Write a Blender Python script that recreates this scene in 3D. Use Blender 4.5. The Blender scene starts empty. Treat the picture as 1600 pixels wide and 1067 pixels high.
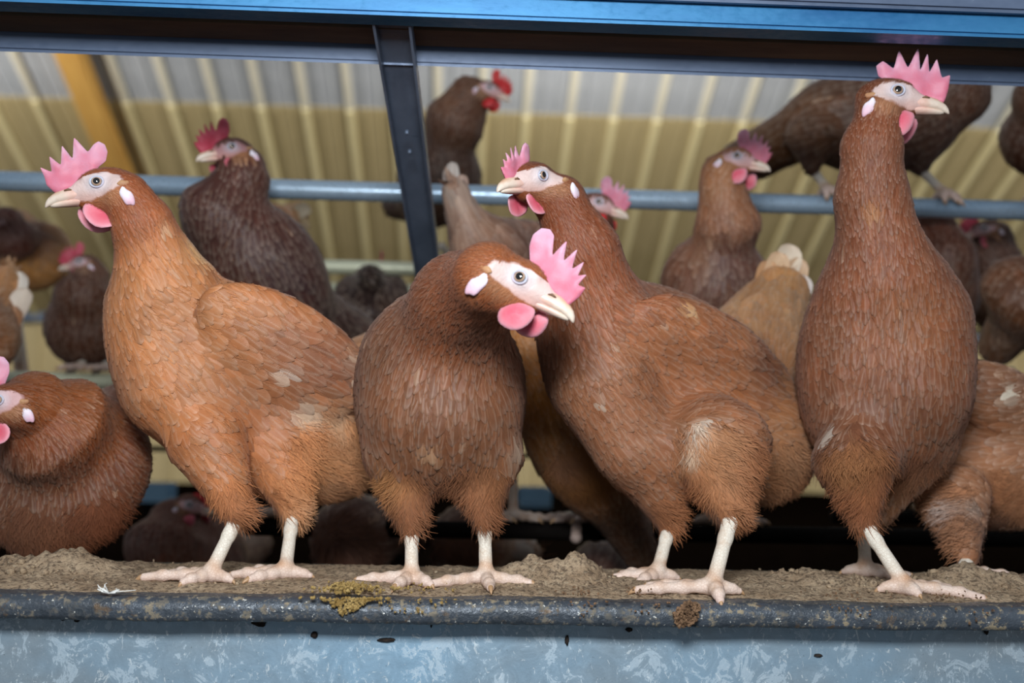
import bpy, bmesh, math, random
import numpy as np
from mathutils import Vector, Matrix
from mathutils.kdtree import KDTree

SC = bpy.context.scene
COL = SC.collection
rnd = random.Random(7)
NR = np.random.RandomState(11)
PI = math.pi

# ------------------------------------------------------------------ camera
FPX = 1636.0
CAM = np.array([0.0, -0.9, 0.157])
yaw, pitch, roll = math.radians(2.4), math.atan(107 / FPX), math.radians(1.18)
fw = np.array([math.sin(yaw) * math.cos(pitch), math.cos(yaw) * math.cos(pitch), math.sin(pitch)])
rt0 = np.array([math.cos(yaw), -math.sin(yaw), 0.0])
up0 = np.cross(rt0, fw)
rt = rt0 * math.cos(roll) + up0 * math.sin(roll)
up = -rt0 * math.sin(roll) + up0 * math.cos(roll)
cam_d = bpy.data.cameras.new('camera')
cam = bpy.data.objects.new('camera', cam_d)
COL.objects.link(cam)
M = Matrix([[rt[0], up[0], -fw[0], CAM[0]], [rt[1], up[1], -fw[1], CAM[1]], [rt[2], up[2], -fw[2], CAM[2]], [0, 0, 0, 1]])
cam.matrix_world = M
cam_d.sensor_width = 36
cam_d.lens = 36 * FPX / 1600
cam_d.clip_start = 0.02
cam_d.dof.use_dof = True
cam_d.dof.focus_distance = 0.90
cam_d.dof.aperture_fstop = 3.5
SC.camera = cam

# ------------------------------------------------------------------ world, lights, exposure
SC.view_settings.view_transform = 'Standard'
SC.view_settings.look = 'None'
SC.view_settings.gamma = 1
SC.view_settings.use_curve_mapping = False
SC.view_settings.exposure = 0.0
w = bpy.data.worlds.new('world')
SC.world = w
w.use_nodes = True
w.node_tree.nodes['Background'].inputs[0].default_value = (0.86, 0.92, 1.0, 1)
w.node_tree.nodes['Background'].inputs[1].default_value = 0.30


def area(name, loc, target, sx, sy, power, color):
    l = bpy.data.lights.new(name, 'AREA')
    l.shape = 'RECTANGLE'
    l.size, l.size_y, l.energy, l.color = sx, sy, power, color
    o = bpy.data.objects.new(name, l)
    COL.objects.link(o)
    o.location = loc
    o.rotation_euler = (Vector(target) - Vector(loc)).to_track_quat('-Z', 'Y').to_euler()
    return o


area('flash', (-0.05, -1.0, 0.52), (0.02, 0.1, 0.2), 0.28, 0.16, 15.5, (0.93, 0.97, 1.0))
for k, (lx, ly) in enumerate([(-3.5, 3.6), (0.8, 3.6), (5.0, 3.6)]):
    area('barn_lamp', (lx, ly, 2.3), (lx, 8.0, 1.6), 1.3, 0.25, 112, (1.0, 0.93, 0.82))


# ------------------------------------------------------------------ helpers
def lin(c):
    return tuple(((x / 255) / 12.92 if x / 255 <= 0.04045 else ((x / 255 + 0.055) / 1.055) ** 2.4) for x in c)


def P(px, py, Y):
    """point on the vertical plane y=Y that the photograph shows at (px, py)"""
    d = fw + rt * ((px - 800) / FPX) - up * ((py - 533.5) / FPX)
    return CAM + d * ((Y - CAM[1]) / d[1])


def S(Y):
    return (Y + 0.9) / FPX


def link(name, mesh, parent=None, mats=()):
    o = bpy.data.objects.new(name, mesh)
    COL.objects.link(o)
    for m in mats:
        mesh.materials.append(m)
    if parent is not None:
        o.parent = parent
    return o


def empty(name, loc=(0, 0, 0), label=None, cat=None, group=None, kind=None):
    o = bpy.data.objects.new(name, None)
    o.empty_display_size = 0.05
    COL.objects.link(o)
    o.location = loc
    tag(o, label, cat, group, kind)
    return o


def tag(o, label=None, cat=None, group=None, kind=None):
    if label: o['label'] = label
    if cat: o['category'] = cat
    if group: o['group'] = group
    if kind: o['kind'] = kind
    return o


def mesh_np(name, V, F, col=None, uv=None, smooth=True):
    """V (n,3), F (m,4) quads or (m,3)"""
    me = bpy.data.meshes.new(name)
    V = np.asarray(V, dtype=np.float32)
    F = np.asarray(F, dtype=np.int32)
    k = F.shape[1]
    me.vertices.add(len(V)); me.vertices.foreach_set('co', V.ravel())
    me.loops.add(F.size); me.loops.foreach_set('vertex_index', F.ravel())
    me.polygons.add(len(F))
    me.polygons.foreach_set('loop_start', np.arange(0, F.size, k, dtype=np.int32))
    me.polygons.foreach_set('loop_total', np.full(len(F), k, dtype=np.int32))
    if smooth:
        me.polygons.foreach_set('use_smooth', np.ones(len(F), dtype=bool))
    me.update(calc_edges=True)
    if uv is not None:
        l = me.uv_layers.new(name='UVMap')
        l.data.foreach_set('uv', np.asarray(uv, dtype=np.float32)[F.ravel()].ravel())
    if col is not None:
        a = me.color_attributes.new('Col', 'FLOAT_COLOR', 'POINT')
        c = np.ones((len(V), 4), dtype=np.float32); c[:, :3] = col
        a.data.foreach_set('color', c.ravel())
    return me


def bm_mesh(name, bm, smooth=False):
    me = bpy.data.meshes.new(name)
    bm.normal_update()
    bm.to_mesh(me)
    bm.free()
    if smooth:
        me.polygons.foreach_set('use_smooth', [True] * len(me.polygons))
    return me


def box(bm, a, b, bev=0.0):
    x0, y0, z0 = a; x1, y1, z1 = b
    v = [bm.verts.new(p) for p in ((x0, y0, z0), (x1, y0, z0), (x1, y1, z0), (x0, y1, z0), (x0, y0, z1), (x1, y0, z1), (x1, y1, z1), (x0, y1, z1))]
    fs = [bm.faces.new([v[i] for i in f]) for f in ((0, 3, 2, 1), (4, 5, 6, 7), (0, 1, 5, 4), (1, 2, 6, 5), (2, 3, 7, 6), (3, 0, 4, 7))]
    if bev:
        es = list({e for f in fs for e in f.edges})
        bmesh.ops.bevel(bm, geom=es, offset=bev, segments=2, affect='EDGES')


def tube(bm, pts, rad, n=16, caps=True):
    pts = [Vector(p) for p in pts]
    if not hasattr(rad, '__len__'): rad = [rad] * len(pts)
    rings = []
    prev = None
    for i, p in enumerate(pts):
        t = (pts[min(i + 1, len(pts) - 1)] - pts[max(i - 1, 0)]).normalized()
        if prev is None:
            u = t.orthogonal().normalized()
        else:
            u = (prev - t * prev.dot(t)).normalized()
        prev = u
        v = t.cross(u)
        rings.append([bm.verts.new(p + (u * math.cos(2 * PI * k / n) + v * math.sin(2 * PI * k / n)) * rad[i]) for k in range(n)])
    for a, b in zip(rings, rings[1:]):
        for k in range(n):
            bm.faces.new((a[k], a[(k + 1) % n], b[(k + 1) % n], b[k]))
    if caps:
        bm.faces.new(rings[0][::-1]); bm.faces.new(rings[-1])


# ------------------------------------------------------------------ materials
class NT:
    def __init__(s, name):
        s.m = bpy.data.materials.new(name)
        s.m.use_nodes = True
        s.t = s.m.node_tree
        s.b = s.t.nodes['Principled BSDF']

    def n(s, typ, **kw):
        nd = s.t.nodes.new(typ)
        for k, v in kw.items():
            if k in ('ins',):
                for a, b in v.items(): s.put(nd, a, b)
            else:
                setattr(nd, k, v)
        return nd

    def put(s, nd, key, val):
        if isinstance(val, bpy.types.NodeSocket): s.t.links.new(val, nd.inputs[key])
        else: nd.inputs[key].default_value = val

    def math(s, op, a, b=0.0, c=None, clamp=False):
        nd = s.t.nodes.new('ShaderNodeMath'); nd.operation = op; nd.use_clamp = clamp
        s.put(nd, 0, a); s.put(nd, 1, b)
        if c is not None: s.put(nd, 2, c)
        return nd.outputs[0]

    def mix(s, f, a, b, mode='MIX'):
        nd = s.t.nodes.new('ShaderNodeMix'); nd.data_type = 'RGBA'; nd.blend_type = mode
        s.put(nd, 0, f)
        s.put(nd, 6, a if not isinstance(a, tuple) else (*a[:3], 1)); s.put(nd, 7, b if not isinstance(b, tuple) else (*b[:3], 1))
        return nd.outputs[2]

    def noise(s, scale, detail=4, rough=0.55, vec=None, dist=0.0):
        nd = s.n('ShaderNodeTexNoise', ins={'Scale': scale, 'Detail': detail, 'Roughness': rough, 'Distortion': dist})
        if vec is not None: s.put(nd, 'Vector', vec)
        return nd.outputs[0]

    def ramp(s, f, stops, interp='LINEAR'):
        nd = s.t.nodes.new('ShaderNodeValToRGB'); nd.color_ramp.interpolation = interp
        e = nd.color_ramp.elements
        while len(e) < len(stops): e.new(0.5)
        for x, (p, c) in zip(e, stops):
            x.position = p; x.color = (c, c, c, 1) if not isinstance(c, tuple) else (*c[:3], 1)
        s.put(nd, 0, f)
        return nd.outputs[0]

    def coord(s, scale=None):
        tc = s.n('ShaderNodeTexCoord').outputs['Object']
        if scale is None: return tc
        mp = s.n('ShaderNodeMapping', ins={'Scale': scale}); s.put(mp, 'Vector', tc)
        return mp.outputs[0]

    def bump(s, h, strength=0.3, dist=0.002):
        nd = s.n('ShaderNodeBump', ins={'Strength': strength, 'Distance': dist}); s.put(nd, 'Height', h)
        s.put(s.b, 'Normal', nd.outputs[0])

    def set(s, **kw):
        names = dict(color='Base Color', rough='Roughness', metal='Metallic', spec='Specular IOR Level', sheen='Sheen Weight', sss='Subsurface Weight', coat='Coat Weight')
        for k, v in kw.items():
            if isinstance(v, tuple) and len(v) == 3: v = (*v, 1)
            s.put(s.b, names[k], v)
        return s


def attr(nt): return nt.n('ShaderNodeVertexColor', layer_name='Col').outputs[0]


# feather: colour comes with each feather, the shaft and fine barbs from its own UV
m = NT('feather')
c = attr(m)
uvn = m.n('ShaderNodeUVMap', uv_map='UVMap').outputs[0]
sep = m.n('ShaderNodeSeparateXYZ'); m.put(sep, 0, uvn)
u_, v_ = sep.outputs[0], sep.outputs[1]
au = m.math('ABSOLUTE', m.math('SUBTRACT', u_, 0.5))
shaft = m.math('MULTIPLY', m.ramp(au, [(0.0, 1.0), (0.035, 0.8), (0.085, 0.0)]), m.ramp(v_, [(0.25, 0.0), (0.55, 1.0)]))
ph = m.math('MULTIPLY_ADD', au, -26.0, m.math('MULTIPLY', v_, 60.0))
obn = m.noise(260, 2, 0.5, vec=m.coord())
barb = m.math('MULTIPLY_ADD', m.math('SINE', m.math('MULTIPLY_ADD', obn, 6.0, m.math('MULTIPLY', ph, 2.0))), 0.5, 0.5)
c1 = m.mix(m.math('MULTIPLY', barb, 0.22), c, m.mix(1.0, c, (0.45, 0.42, 0.42), 'MULTIPLY'))
edge = m.ramp(v_, [(0.72, 0.0), (0.98, 1.0)])
c2 = m.mix(m.math('MULTIPLY', edge, 0.22), c1, m.mix(0.5, c, (0.75, 0.62, 0.50)))
c3 = m.mix(m.math('MULTIPLY', shaft, 0.20), c2, m.mix(0.55, c, (0.85, 0.66, 0.50)))
big = m.noise(34, 3, 0.55, vec=m.coord())
c4 = m.mix(m.ramp(big, [(0.35, 0.30), (0.62, 0.0)]), c3, m.mix(1.0, c3, (0.55, 0.48, 0.46), 'MULTIPLY'))
m.set(color=c4, rough=0.48, spec=0.42, sheen=0.06)
m.b.inputs['Sheen Roughness'].default_value = 0.45
m.b.inputs['Sheen Tint'].default_value = (1, 0.85, 0.8, 1)
m.bump(barb, 0.25, 0.0006)
M_FEATHER = m.m

m = NT('down'); m.set(color=attr(m), rough=0.75, spec=0.2, sheen=0.08); M_DOWN = m.m

m = NT('skin_body')
n1 = m.noise(420, 3, 0.6, vec=m.coord())
n2 = m.noise(90, 3, 0.6, vec=m.coord())
c = attr(m)
m.set(color=m.mix(m.math('MULTIPLY', n2, 0.22), c, m.mix(1.0, c, (0.85, 0.52, 0.48), 'MULTIPLY')), rough=0.55, spec=0.35)
m.bump(m.math('ADD', n1, m.math('MULTIPLY', n2, 0.6)), 0.5, 0.0012)
M_BODY = m.m

m = NT('comb_skin')
n1 = m.noise(600, 3, 0.6, vec=m.coord()); n2 = m.noise(70, 2, 0.5, vec=m.coord())
c = attr(m)
m.set(color=m.mix(m.ramp(n2, [(0.35, 0.0), (0.65, 0.45)]), c, m.mix(1.0, c, (0.92, 0.62, 0.66), 'MULTIPLY')), rough=0.5, spec=0.35, sss=0.25)
m.b.inputs['Subsurface Scale'].default_value = 0.004
m.b.inputs['Subsurface Radius'].default_value = (1.0, 0.3, 0.25)
m.bump(m.math('ADD', n1, m.math('MULTIPLY', n2, 2.0)), 0.3, 0.0008)
M_COMB = m.m

m = NT('beak_horn')
n1 = m.noise(140, 4, 0.6, vec=m.coord((1, 3, 1)))
c = attr(m)
m.set(color=m.mix(m.ramp(n1, [(0.45, 0.0), (0.7, 0.35)]), c, m.mix(1.0, c, (0.75, 0.55, 0.45), 'MULTIPLY')), rough=0.33, spec=0.45)
m.bump(n1, 0.25, 0.0006)
M_BEAK = m.m

m = NT('leg_scales')
vor = m.n('ShaderNodeTexVoronoi', feature='DISTANCE_TO_EDGE', ins={'Scale': 330.0}); m.put(vor, 'Vector', m.coord((1, 1, 1.25)))
sc = m.ramp(vor.outputs[0], [(0.0, 0.0), (0.12, 1.0)])
n1 = m.noise(75, 4, 0.6, vec=m.coord())
c = attr(m)
c1 = m.mix(m.math('MULTIPLY', m.math('SUBTRACT', 1.0, sc), 0.28), c, m.mix(1.0, c, (0.72, 0.55, 0.45), 'MULTIPLY'))
c2 = m.mix(m.ramp(n1, [(0.52, 0.0), (0.72, 0.5)]), c1, lin((196, 160, 128)))
m.set(color=c2, rough=0.5, spec=0.4)
m.bump(sc, 0.35, 0.0008)
M_LEG = m.m


def flat(name, rgb, rough=0.5, metal=0.0, spec=0.5, coat=0.0):
    m = NT(name); m.set(color=lin(rgb), rough=rough, metal=metal, spec=spec, coat=coat); return m.m


M_PUPIL = flat('pupil', (8, 8, 10), 0.06, spec=0.8, coat=1.0)
M_IRIS = flat('iris', (172, 142, 120), 0.12, spec=0.7, coat=1.0)
M_IRIS2 = flat('iris_rim', (96, 98, 106), 0.15, spec=0.6, coat=1.0)
M_CLAW = flat('claw', (176, 140, 104), 0.4)
M_NOST = flat('nostril', (112, 84, 60), 0.6)


def steel(name, base, dark, rough=0.42, metal=0.55, scale=18, stretch=(0.25, 1, 1), spots=None):
    m = NT(name)
    n1 = m.noise(scale, 5, 0.62, vec=m.coord(stretch))
    n2 = m.noise(scale * 9, 4, 0.6, vec=m.coord((0.6, 1, 1)))
    c = m.mix(m.ramp(n1, [(0.3, 0.0), (0.7, 1.0)]), lin(dark), lin(base))
    if spots:
        s = m.ramp(n2, [(spots[1], 0.0), (spots[1] + 0.06, 1.0)])
        c = m.mix(m.math('MULTIPLY', s, m.ramp(n1, [(0.35, 0.2), (0.6, 1.0)])), c, lin(spots[0]))
    m.set(color=c, rough=m.ramp(n2, [(0.3, rough - 0.1), (0.7, rough + 0.15)]), metal=metal)
    m.bump(n2, 0.12, 0.0006)
    return m


M_TOPTUBE = steel('blue_steel', (70, 142, 190), (44, 104, 156), 0.4, 0.3).m
M_BEAM = steel('grey_steel', (104, 120, 146), (82, 96, 120), 0.45, 0.2, spots=((150, 160, 172), 0.70)).m
M_STRUT = steel('strut_steel', (122, 136, 158), (70, 82, 100), 0.36, 0.15, scale=12, stretch=(1, .3, 1), spots=((126, 140, 158), 0.70)).m
M_PIPE = steel('galvanised_pipe', (184, 206, 224), (136, 162, 186), 0.30, 0.4).m
M_PALE = steel('pale_rail', (214, 216, 190), (186, 188, 160), 0.4, 0.2).m
_t = steel('dark_perch', (22, 18, 16), (12, 10, 9), 0.8, 0.0)
_t.b.inputs['Specular IOR Level'].default_value = 0.08
M_DARKPERCH = _t.m

# ledge lip: worn blue-grey steel with droppings
m = NT('lip_steel')
n1 = m.noise(26, 5, 0.65, vec=m.coord((0.5, 1, 1)))
n2 = m.noise(150, 5, 0.7, vec=m.coord())
n3 = m.noise(320, 3, 0.6, vec=m.coord((0.8, 1, 1)))
c = m.mix(m.ramp(n1, [(0.3, 0.0), (0.7, 1.0)]), lin((50, 56, 62)), lin((80, 88, 98)))
c = m.mix(m.math('MULTIPLY', m.ramp(n2, [(0.53, 0.0), (0.60, 1.0)]), m.ramp(n1, [(0.42, 0.12), (0.58, 0.9)])), c, lin((156, 142, 116)))
c = m.mix(m.ramp(n3, [(0.66, 0.0), (0.70, 0.9)]), c, lin((214, 214, 206)))
c = m.mix(m.ramp(m.noise(60, 5, 0.7, vec=m.coord((1, 1, 1)), dist=0.6), [(0.60, 0.0), (0.68, 0.8)]), c, lin((104, 84, 62)))
m.set(color=c, rough=m.ramp(n2, [(0.45, 0.32), (0.6, 0.8)]), metal=0.25)
m.bump(m.math('ADD', n2, n3), 0.5, 0.0015)
M_LIP = m.m

# lower galvanised panel with scuffs
m = NT('galvanised_sheet')
n1 = m.noise(4.5, 4, 0.6, vec=m.coord((1, 1, 1.6)))
sc1 = m.noise(42, 7, 0.75, vec=m.coord((1, 1, 0.9)), dist=0.9)
sc2 = m.noise(120, 5, 0.7, vec=m.coord((1.0, 1, 0.55)), dist=2.2)
fine = m.noise(420, 3, 0.6, vec=m.coord())
c = m.mix(m.ramp(n1, [(0.32, 0.0), (0.68, 1.0)]), lin((152, 160, 164)), lin((152, 186, 210)))
vs = m.n('ShaderNodeTexVoronoi', feature='F1', ins={'Scale': 46.0}); m.put(vs, 'Vector', m.coord((1, 1, 1)))
c = m.mix(m.math('MULTIPLY', vs.outputs['Color'], 0.12), c, lin((96, 116, 134)))
c = m.mix(m.ramp(sc1, [(0.555, 0.0), (0.58, 0.75), (0.66, 0.35)]), c, lin((196, 214, 226)))
c = m.mix(m.ramp(sc2, [(0.60, 0.0), (0.64, 0.8)]), c, lin((218, 230, 236)))
c = m.mix(m.ramp(fine, [(0.68, 0.0), (0.72, 0.5)]), c, lin((70, 70, 66)))
m.set(color=c, rough=m.ramp(sc1, [(0.4, 0.34), (0.65, 0.6)]), metal=0.45)
m.bump(m.math('ADD', sc1, fine), 0.12, 0.0008)
M_SHEET = m.m

# dried litter on the ledge
m = NT('dried_litter')
n1 = m.noise(40, 6, 0.7, vec=m.coord()); n2 = m.noise(240, 5, 0.7, vec=m.coord()); n3 = m.noise(500, 3, 0.6, vec=m.coord((0.35, 1, 1)))
c = m.mix(m.ramp(n1, [(0.3, 0.0), (0.7, 1.0)]), lin((152, 128, 102)), lin((196, 174, 146)))
c = m.mix(m.ramp(n2, [(0.40, 0.8), (0.52, 0.0)]), c, lin((88, 74, 62)))
c = m.mix(m.ramp(n3, [(0.62, 0.0), (0.70, 0.85)]), c, lin((198, 186, 160)))
m.set(color=c, rough=0.9, spec=0.2)
m.bump(m.math('ADD', m.math('MULTIPLY', n1, 1.5), n2), 0.9, 0.004)
M_DIRT = m.m


def mottled(name, a, b, scale, rough=0.9, bumpd=0.003):
    m = NT(name); n1 = m.noise(scale, 5, 0.65, vec=m.coord())
    m.set(color=m.mix(m.ramp(n1, [(0.35, 0.0), (0.65, 1.0)]), lin(a), lin(b)), rough=rough, spec=0.25)
    m.bump(n1, 0.5, bumpd)
    return m.m


M_CRUMB = mottled('yellow_crumbs', (118, 92, 46), (176, 150, 96), 160)
M_CLOD = mottled('brown_clod', (78, 58, 42), (140, 110, 84), 140)
M_BLACKBIT = mottled('dark_bits', (22, 20, 20), (60, 50, 44), 200)
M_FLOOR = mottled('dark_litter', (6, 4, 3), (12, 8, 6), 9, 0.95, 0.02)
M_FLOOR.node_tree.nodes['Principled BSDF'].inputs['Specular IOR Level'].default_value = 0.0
M_SLAT = flat('black_plastic', (14, 11, 10), 0.8, spec=0.1)
M_WOOD = NT('pine')
wn = M_WOOD.noise(6, 5, 0.6, vec=M_WOOD.coord((6, 0.4, 1)), dist=0.8)
M_WOOD.set(color=M_WOOD.mix(M_WOOD.ramp(wn, [(0.3, 0.0), (0.7, 1.0)]), lin((182, 138, 70)), lin((214, 170, 92))), rough=0.7)
M_WOOD = M_WOOD.m
m = NT('dirty_board')
wn = m.noise(14, 5, 0.65, vec=m.coord((0.3, 1, 1)))
m.set(color=m.mix(m.ramp(wn, [(0.3, 0.0), (0.7, 1.0)]), lin((70, 54, 38)), lin((124, 98, 68))), rough=0.8); m.bump(wn, 0.4, 0.002)
M_BOARD = m.m
M_ROOF_T = mottled('tan_sheet', (172, 158, 120), (184, 170, 132), 1.3, 0.6, 0.002)
M_ROOF_W = mottled('white_sheet', (160, 166, 176), (178, 184, 192), 1.3, 0.6, 0.002)
M_RIB_T = mottled('tan_rib', (212, 202, 160), (224, 214, 172), 1.3, 0.55, 0.002)
M_RIB_W = mottled('pale_rib', (206, 204, 190), (220, 216, 200), 1.3, 0.55, 0.002)
M_CREAM = flat('cream_plastic', (222, 212, 170), 0.5)
M_TROUGH = flat('blue_trough', (112, 146, 170), 0.4, 0.3)

# ------------------------------------------------------------------ the setting
def xat(px, py, Y): return P(px, py, Y)[0]


# barn floor, far wall, sloping roof
bm = bmesh.new()
N = 40
bmesh.ops.create_grid(bm, x_segments=N, y_segments=N, size=1)
for v in bm.verts:
    v.co = Vector((v.co.x * 9, 3.6 + v.co.y * 5.2, -0.55 + rnd.uniform(-.02, .02)))
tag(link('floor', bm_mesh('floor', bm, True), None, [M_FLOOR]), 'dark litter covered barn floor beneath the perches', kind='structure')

bm = bmesh.new(); box(bm, (-9, 8.60, -0.55), (9, 8.70, 0.95))
wall = link('wall_back', bm_mesh('wall_back', bm), None, [M_ROOF_T]); tag(wall, 'tan sheet metal side wall far behind the hens', kind='structure')
rb = bmesh.new(); box(rb, (-0.028, -0.03, -0.75), (0.028, 0.0, 0.70), 0.004)
rbm = bm_mesh('rib', rb); rbm.materials.append(M_ROOF_T)
for k in range(-18, 19):
    o = link('rib', rbm, wall); o.location = (k * 0.3 + 0.06, 8.60, 0.2)
bm = bmesh.new(); box(bm, (-9, 8.5, 0.86), (9, 8.6, 0.93), 0.005)
tag(link('trim_1', bm_mesh('trim_1', bm), None, [M_BEAM]), 'dark eaves strip where the roof meets the far wall', kind='structure')

EYE = CAM[2]
SL = 0.525
def roof_z(d): return EYE + 5.72 - SL * d          # d = distance in front of the camera
ang = math.atan(SL)
ceil = empty('ceiling', (0, 0, 0), 'sloping ribbed sheet metal roof', kind='structure')
def sheet_mesh(name, L, mat, wd=0.3):
    """one roof sheet between two ribs: flat pan with two low stiffening swages, thickness 6 mm"""
    prof = [(-wd / 2, 0), (-.055, 0), (-.048, -.008), (-.036, -.008), (-.029, 0), (.029, 0), (.036, -.008), (.048, -.008), (.055, 0), (wd / 2, 0)]
    b = bmesh.new()
    lo = [[b.verts.new((x, y, z)) for x, z in prof] for y in (0, L)]
    hi = [[b.verts.new((x, y, z + 0.006)) for x, z in prof] for y in (0, L)]
    n = len(prof)
    for i in range(n - 1):
        b.faces.new((lo[0][i], lo[0][i + 1], lo[1][i + 1], lo[1][i])); b.faces.new((hi[0][i], hi[1][i], hi[1][i + 1], hi[0][i + 1]))
        for r in (0, 1): b.faces.new((lo[r][i], hi[r][i], hi[r][i + 1], lo[r][i + 1]))
    b.faces.new((lo[0][0], lo[1][0], hi[1][0], hi[0][0])); b.faces.new((lo[0][-1], hi[0][-1], hi[1][-1], lo[1][-1]))
    me = bm_mesh(name, b); me.materials.append(mat); return me
dA, dB, dC = 5.2, 7.04, 9.5
secs = [(dA, dB + .06, M_ROOF_W, M_RIB_W, 0.012), (dB, dC, M_ROOF_T, M_RIB_T, 0.0)]
for d0, d1, ms, mr, dz in secs:
    L = (d1 - d0) / math.cos(ang)
    sm = sheet_mesh('sheet', L, ms)
    r = bmesh.new(); box(r, (-0.026, 0, -0.032), (0.026, L, 0.0), 0.005)
    rm = bm_mesh('rib', r); rm.materials.append(mr)
    for k in range(-17, 18):
        x = k * 0.3 + 0.06
        for nm, me, dx in (('sheet', sm, 0.15), ('rib', rm, 0.0)):
            o = link(nm, me, ceil)
            o.location = (x + dx, CAM[1] + d0, roof_z(d0) + dz)
            o.rotation_euler = (-ang, 0, 0)
# wooden rafter under the roof on the left
pa, pb = P(100, 88, 4.6), P(186, 270, 6.2)
d0, d1 = 6.0, 8.6
x0 = xat(108, 100, CAM[1] + 6.55)
bm = bmesh.new(); box(bm, (-0.085, 0, -0.14), (0.085, (d1 - d0) / math.cos(ang), -0.035), 0.008)
o = link('rafter', bm_mesh('rafter', bm), None, [M_WOOD]); o.location = (x0, CAM[1] + d0, roof_z(d0)); o.rotation_euler = (-ang, 0, 0)
tag(o, 'orange pine rafter under the ribbed roof at upper left', 'rafter')
bm = bmesh.new(); box(bm, (-0.10, -0.05, -0.08), (0.10, 0.02, 0.08), 0.012); box(bm, (-0.085, -0.058, -0.065), (0.085, -0.05, 0.065), 0.003)
o = link('junction_box', bm_mesh('junction_box', bm), None, [M_CREAM]); o.location = P(424, 236, 6.72); tag(o, 'small cream junction box fixed high on the ribbed roof', 'box')

# ledge: tray with rolled lip
prof = []
Yf = -0.030
for k in range(9):      # rolled front edge from top to underside
    a = PI / 2 + (PI / 2) * k / 8
    prof.append((Yf + 0.010 + 0.010 * math.cos(a), -0.010 + 0.010 * math.sin(a)))
for k in range(1, 7):
    a = PI + (PI / 2) * k / 6
    prof.append((Yf + 0.006 + 0.006 * math.cos(a), -0.014 + 0.006 * math.sin(a)))
prof += [(Yf + 0.010, -0.0205), (Yf + 0.010, -0.0185), (Yf + 0.006, -0.017), (Yf + 0.003, -0.013), (Yf + 0.003, -0.010), (Yf + 0.012, -0.003), (0.16, -0.003), (0.16, 0.0)]
nx = 60
V, F = [], []
for i in range(nx + 1):
    x = -0.75 + 1.6 * i / nx
    dz = 0.0006 * math.sin(x * 31) + 0.0004 * math.sin(x * 83)
    V += [(x, y + dz, z + dz * .6) for y, z in prof]
n = len(prof)
for i in range(nx):
    for j in range(n):
        F.append((i * n + j, (i + 1) * n + j, (i + 1) * n + (j + 1) % n, i * n + (j + 1) % n))
ledge = empty('ledge', (0, 0, 0), 'blue-grey rolled steel ledge that the four front hens stand on', 'ledge')
link('lip_tray', mesh_np('lip_tray', V, F), ledge, [M_LIP])
bm = bmesh.new(); box(bm, (-0.75, 0.0100, -0.30), (0.85, 0.014, -0.0032))
link('front_sheet', bm_mesh('front_sheet', bm), ledge, [M_SHEET])['label'] = 'scuffed galvanised front sheet'

# litter on the ledge
from mathutils import noise as MN
lumps = [(850, .055, .045, .013), (905, .055, .028, .016), (808, .06, .03, .010), (30, .07, .09, .012), (110, .08, .04, .008), (150, .08, .06, .004), (1260, .07, .05, .010), (1330, .05, .05, .007), (1490, .06, .045, .015), (1560, .05, .05, .012), (1180, .07, .04, .004), (520, .03, .05, .004), (720, .05, .03, .004), (1000, .06, .06, .004)]
nx, ny = 520, 44
V = np.zeros(((nx + 1) * (ny + 1), 3))
i = 0
LX = [xat(a[0], 915, a[1]) for a in lumps]
for ix in range(nx + 1):
    x = -0.72 + 1.54 * ix / nx
    e = 0.006 * MN.noise((x * 14, 3, 0)) + 0.004 * MN.noise((x * 60, 7, 0))
    for iy in range(ny + 1):
        t = iy / ny
        y = -0.010 + e + (0.165 - e) * t
        edge = min(1, t / 0.10) * min(1, (1 - t) / 0.08)
        h = 0.0034 + 0.0026 * MN.noise((x * 30, y * 30, 1)) + 0.0014 * MN.noise((x * 110, y * 110, 5)) + 0.0014 * MN.noise((x * 260, y * 260, 9)) + 0.0010 * abs(MN.noise((x * 500, y * 500, 3)))
        for (a, ly, lr, lh), lx in zip(lumps, LX):
            d2 = ((x - lx) / lr) ** 2 + ((y - ly) / 0.028) ** 2
            if d2 < 6:
                h += lh * math.exp(-d2 * 1.6) * (1 + 0.30 * MN.noise((x * 70, y * 70, 2)) + 0.22 * MN.noise((x * 160, y * 160, 4)))
        V[i] = (x, y, -0.0008 + edge * max(0.0009, h)); i += 1
F = [(a * (ny + 1) + b, (a + 1) * (ny + 1) + b, (a + 1) * (ny + 1) + b + 1, a * (ny + 1) + b + 1) for a in range(nx) for b in range(ny)]
tag(link('litter', mesh_np('litter', V, F), None, [M_DIRT]), 'grey-brown dried litter caked along the top of the steel ledge', 'litter', kind='stuff')


def ico_bits(name, items, mat, label=None, cat=None, kind='stuff', parent=None):
    """items: (center, (rx,ry,rz), rough) irregular clods in one mesh"""
    bm = bmesh.new()
    for c, r, j in items:
        mt = Matrix.Translation(Vector(c)) @ Matrix.Rotation(rnd.uniform(0, 6), 4, 'Y') @ Matrix.Rotation(rnd.uniform(0, 6), 4, 'X')
        g = bmesh.ops.create_icosphere(bm, subdivisions=1, radius=1)
        for v in g['verts']:
            s = 1 + rnd.uniform(-j, j)
            v.co = mt @ Vector((v.co.x * r[0] * s, v.co.y * r[1] * s, v.co.z * r[2] * s))
    o = link(name, bm_mesh(name, bm, False), parent, [mat])
    if label or kind: tag(o, label, cat, kind=kind)
    return o


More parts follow.
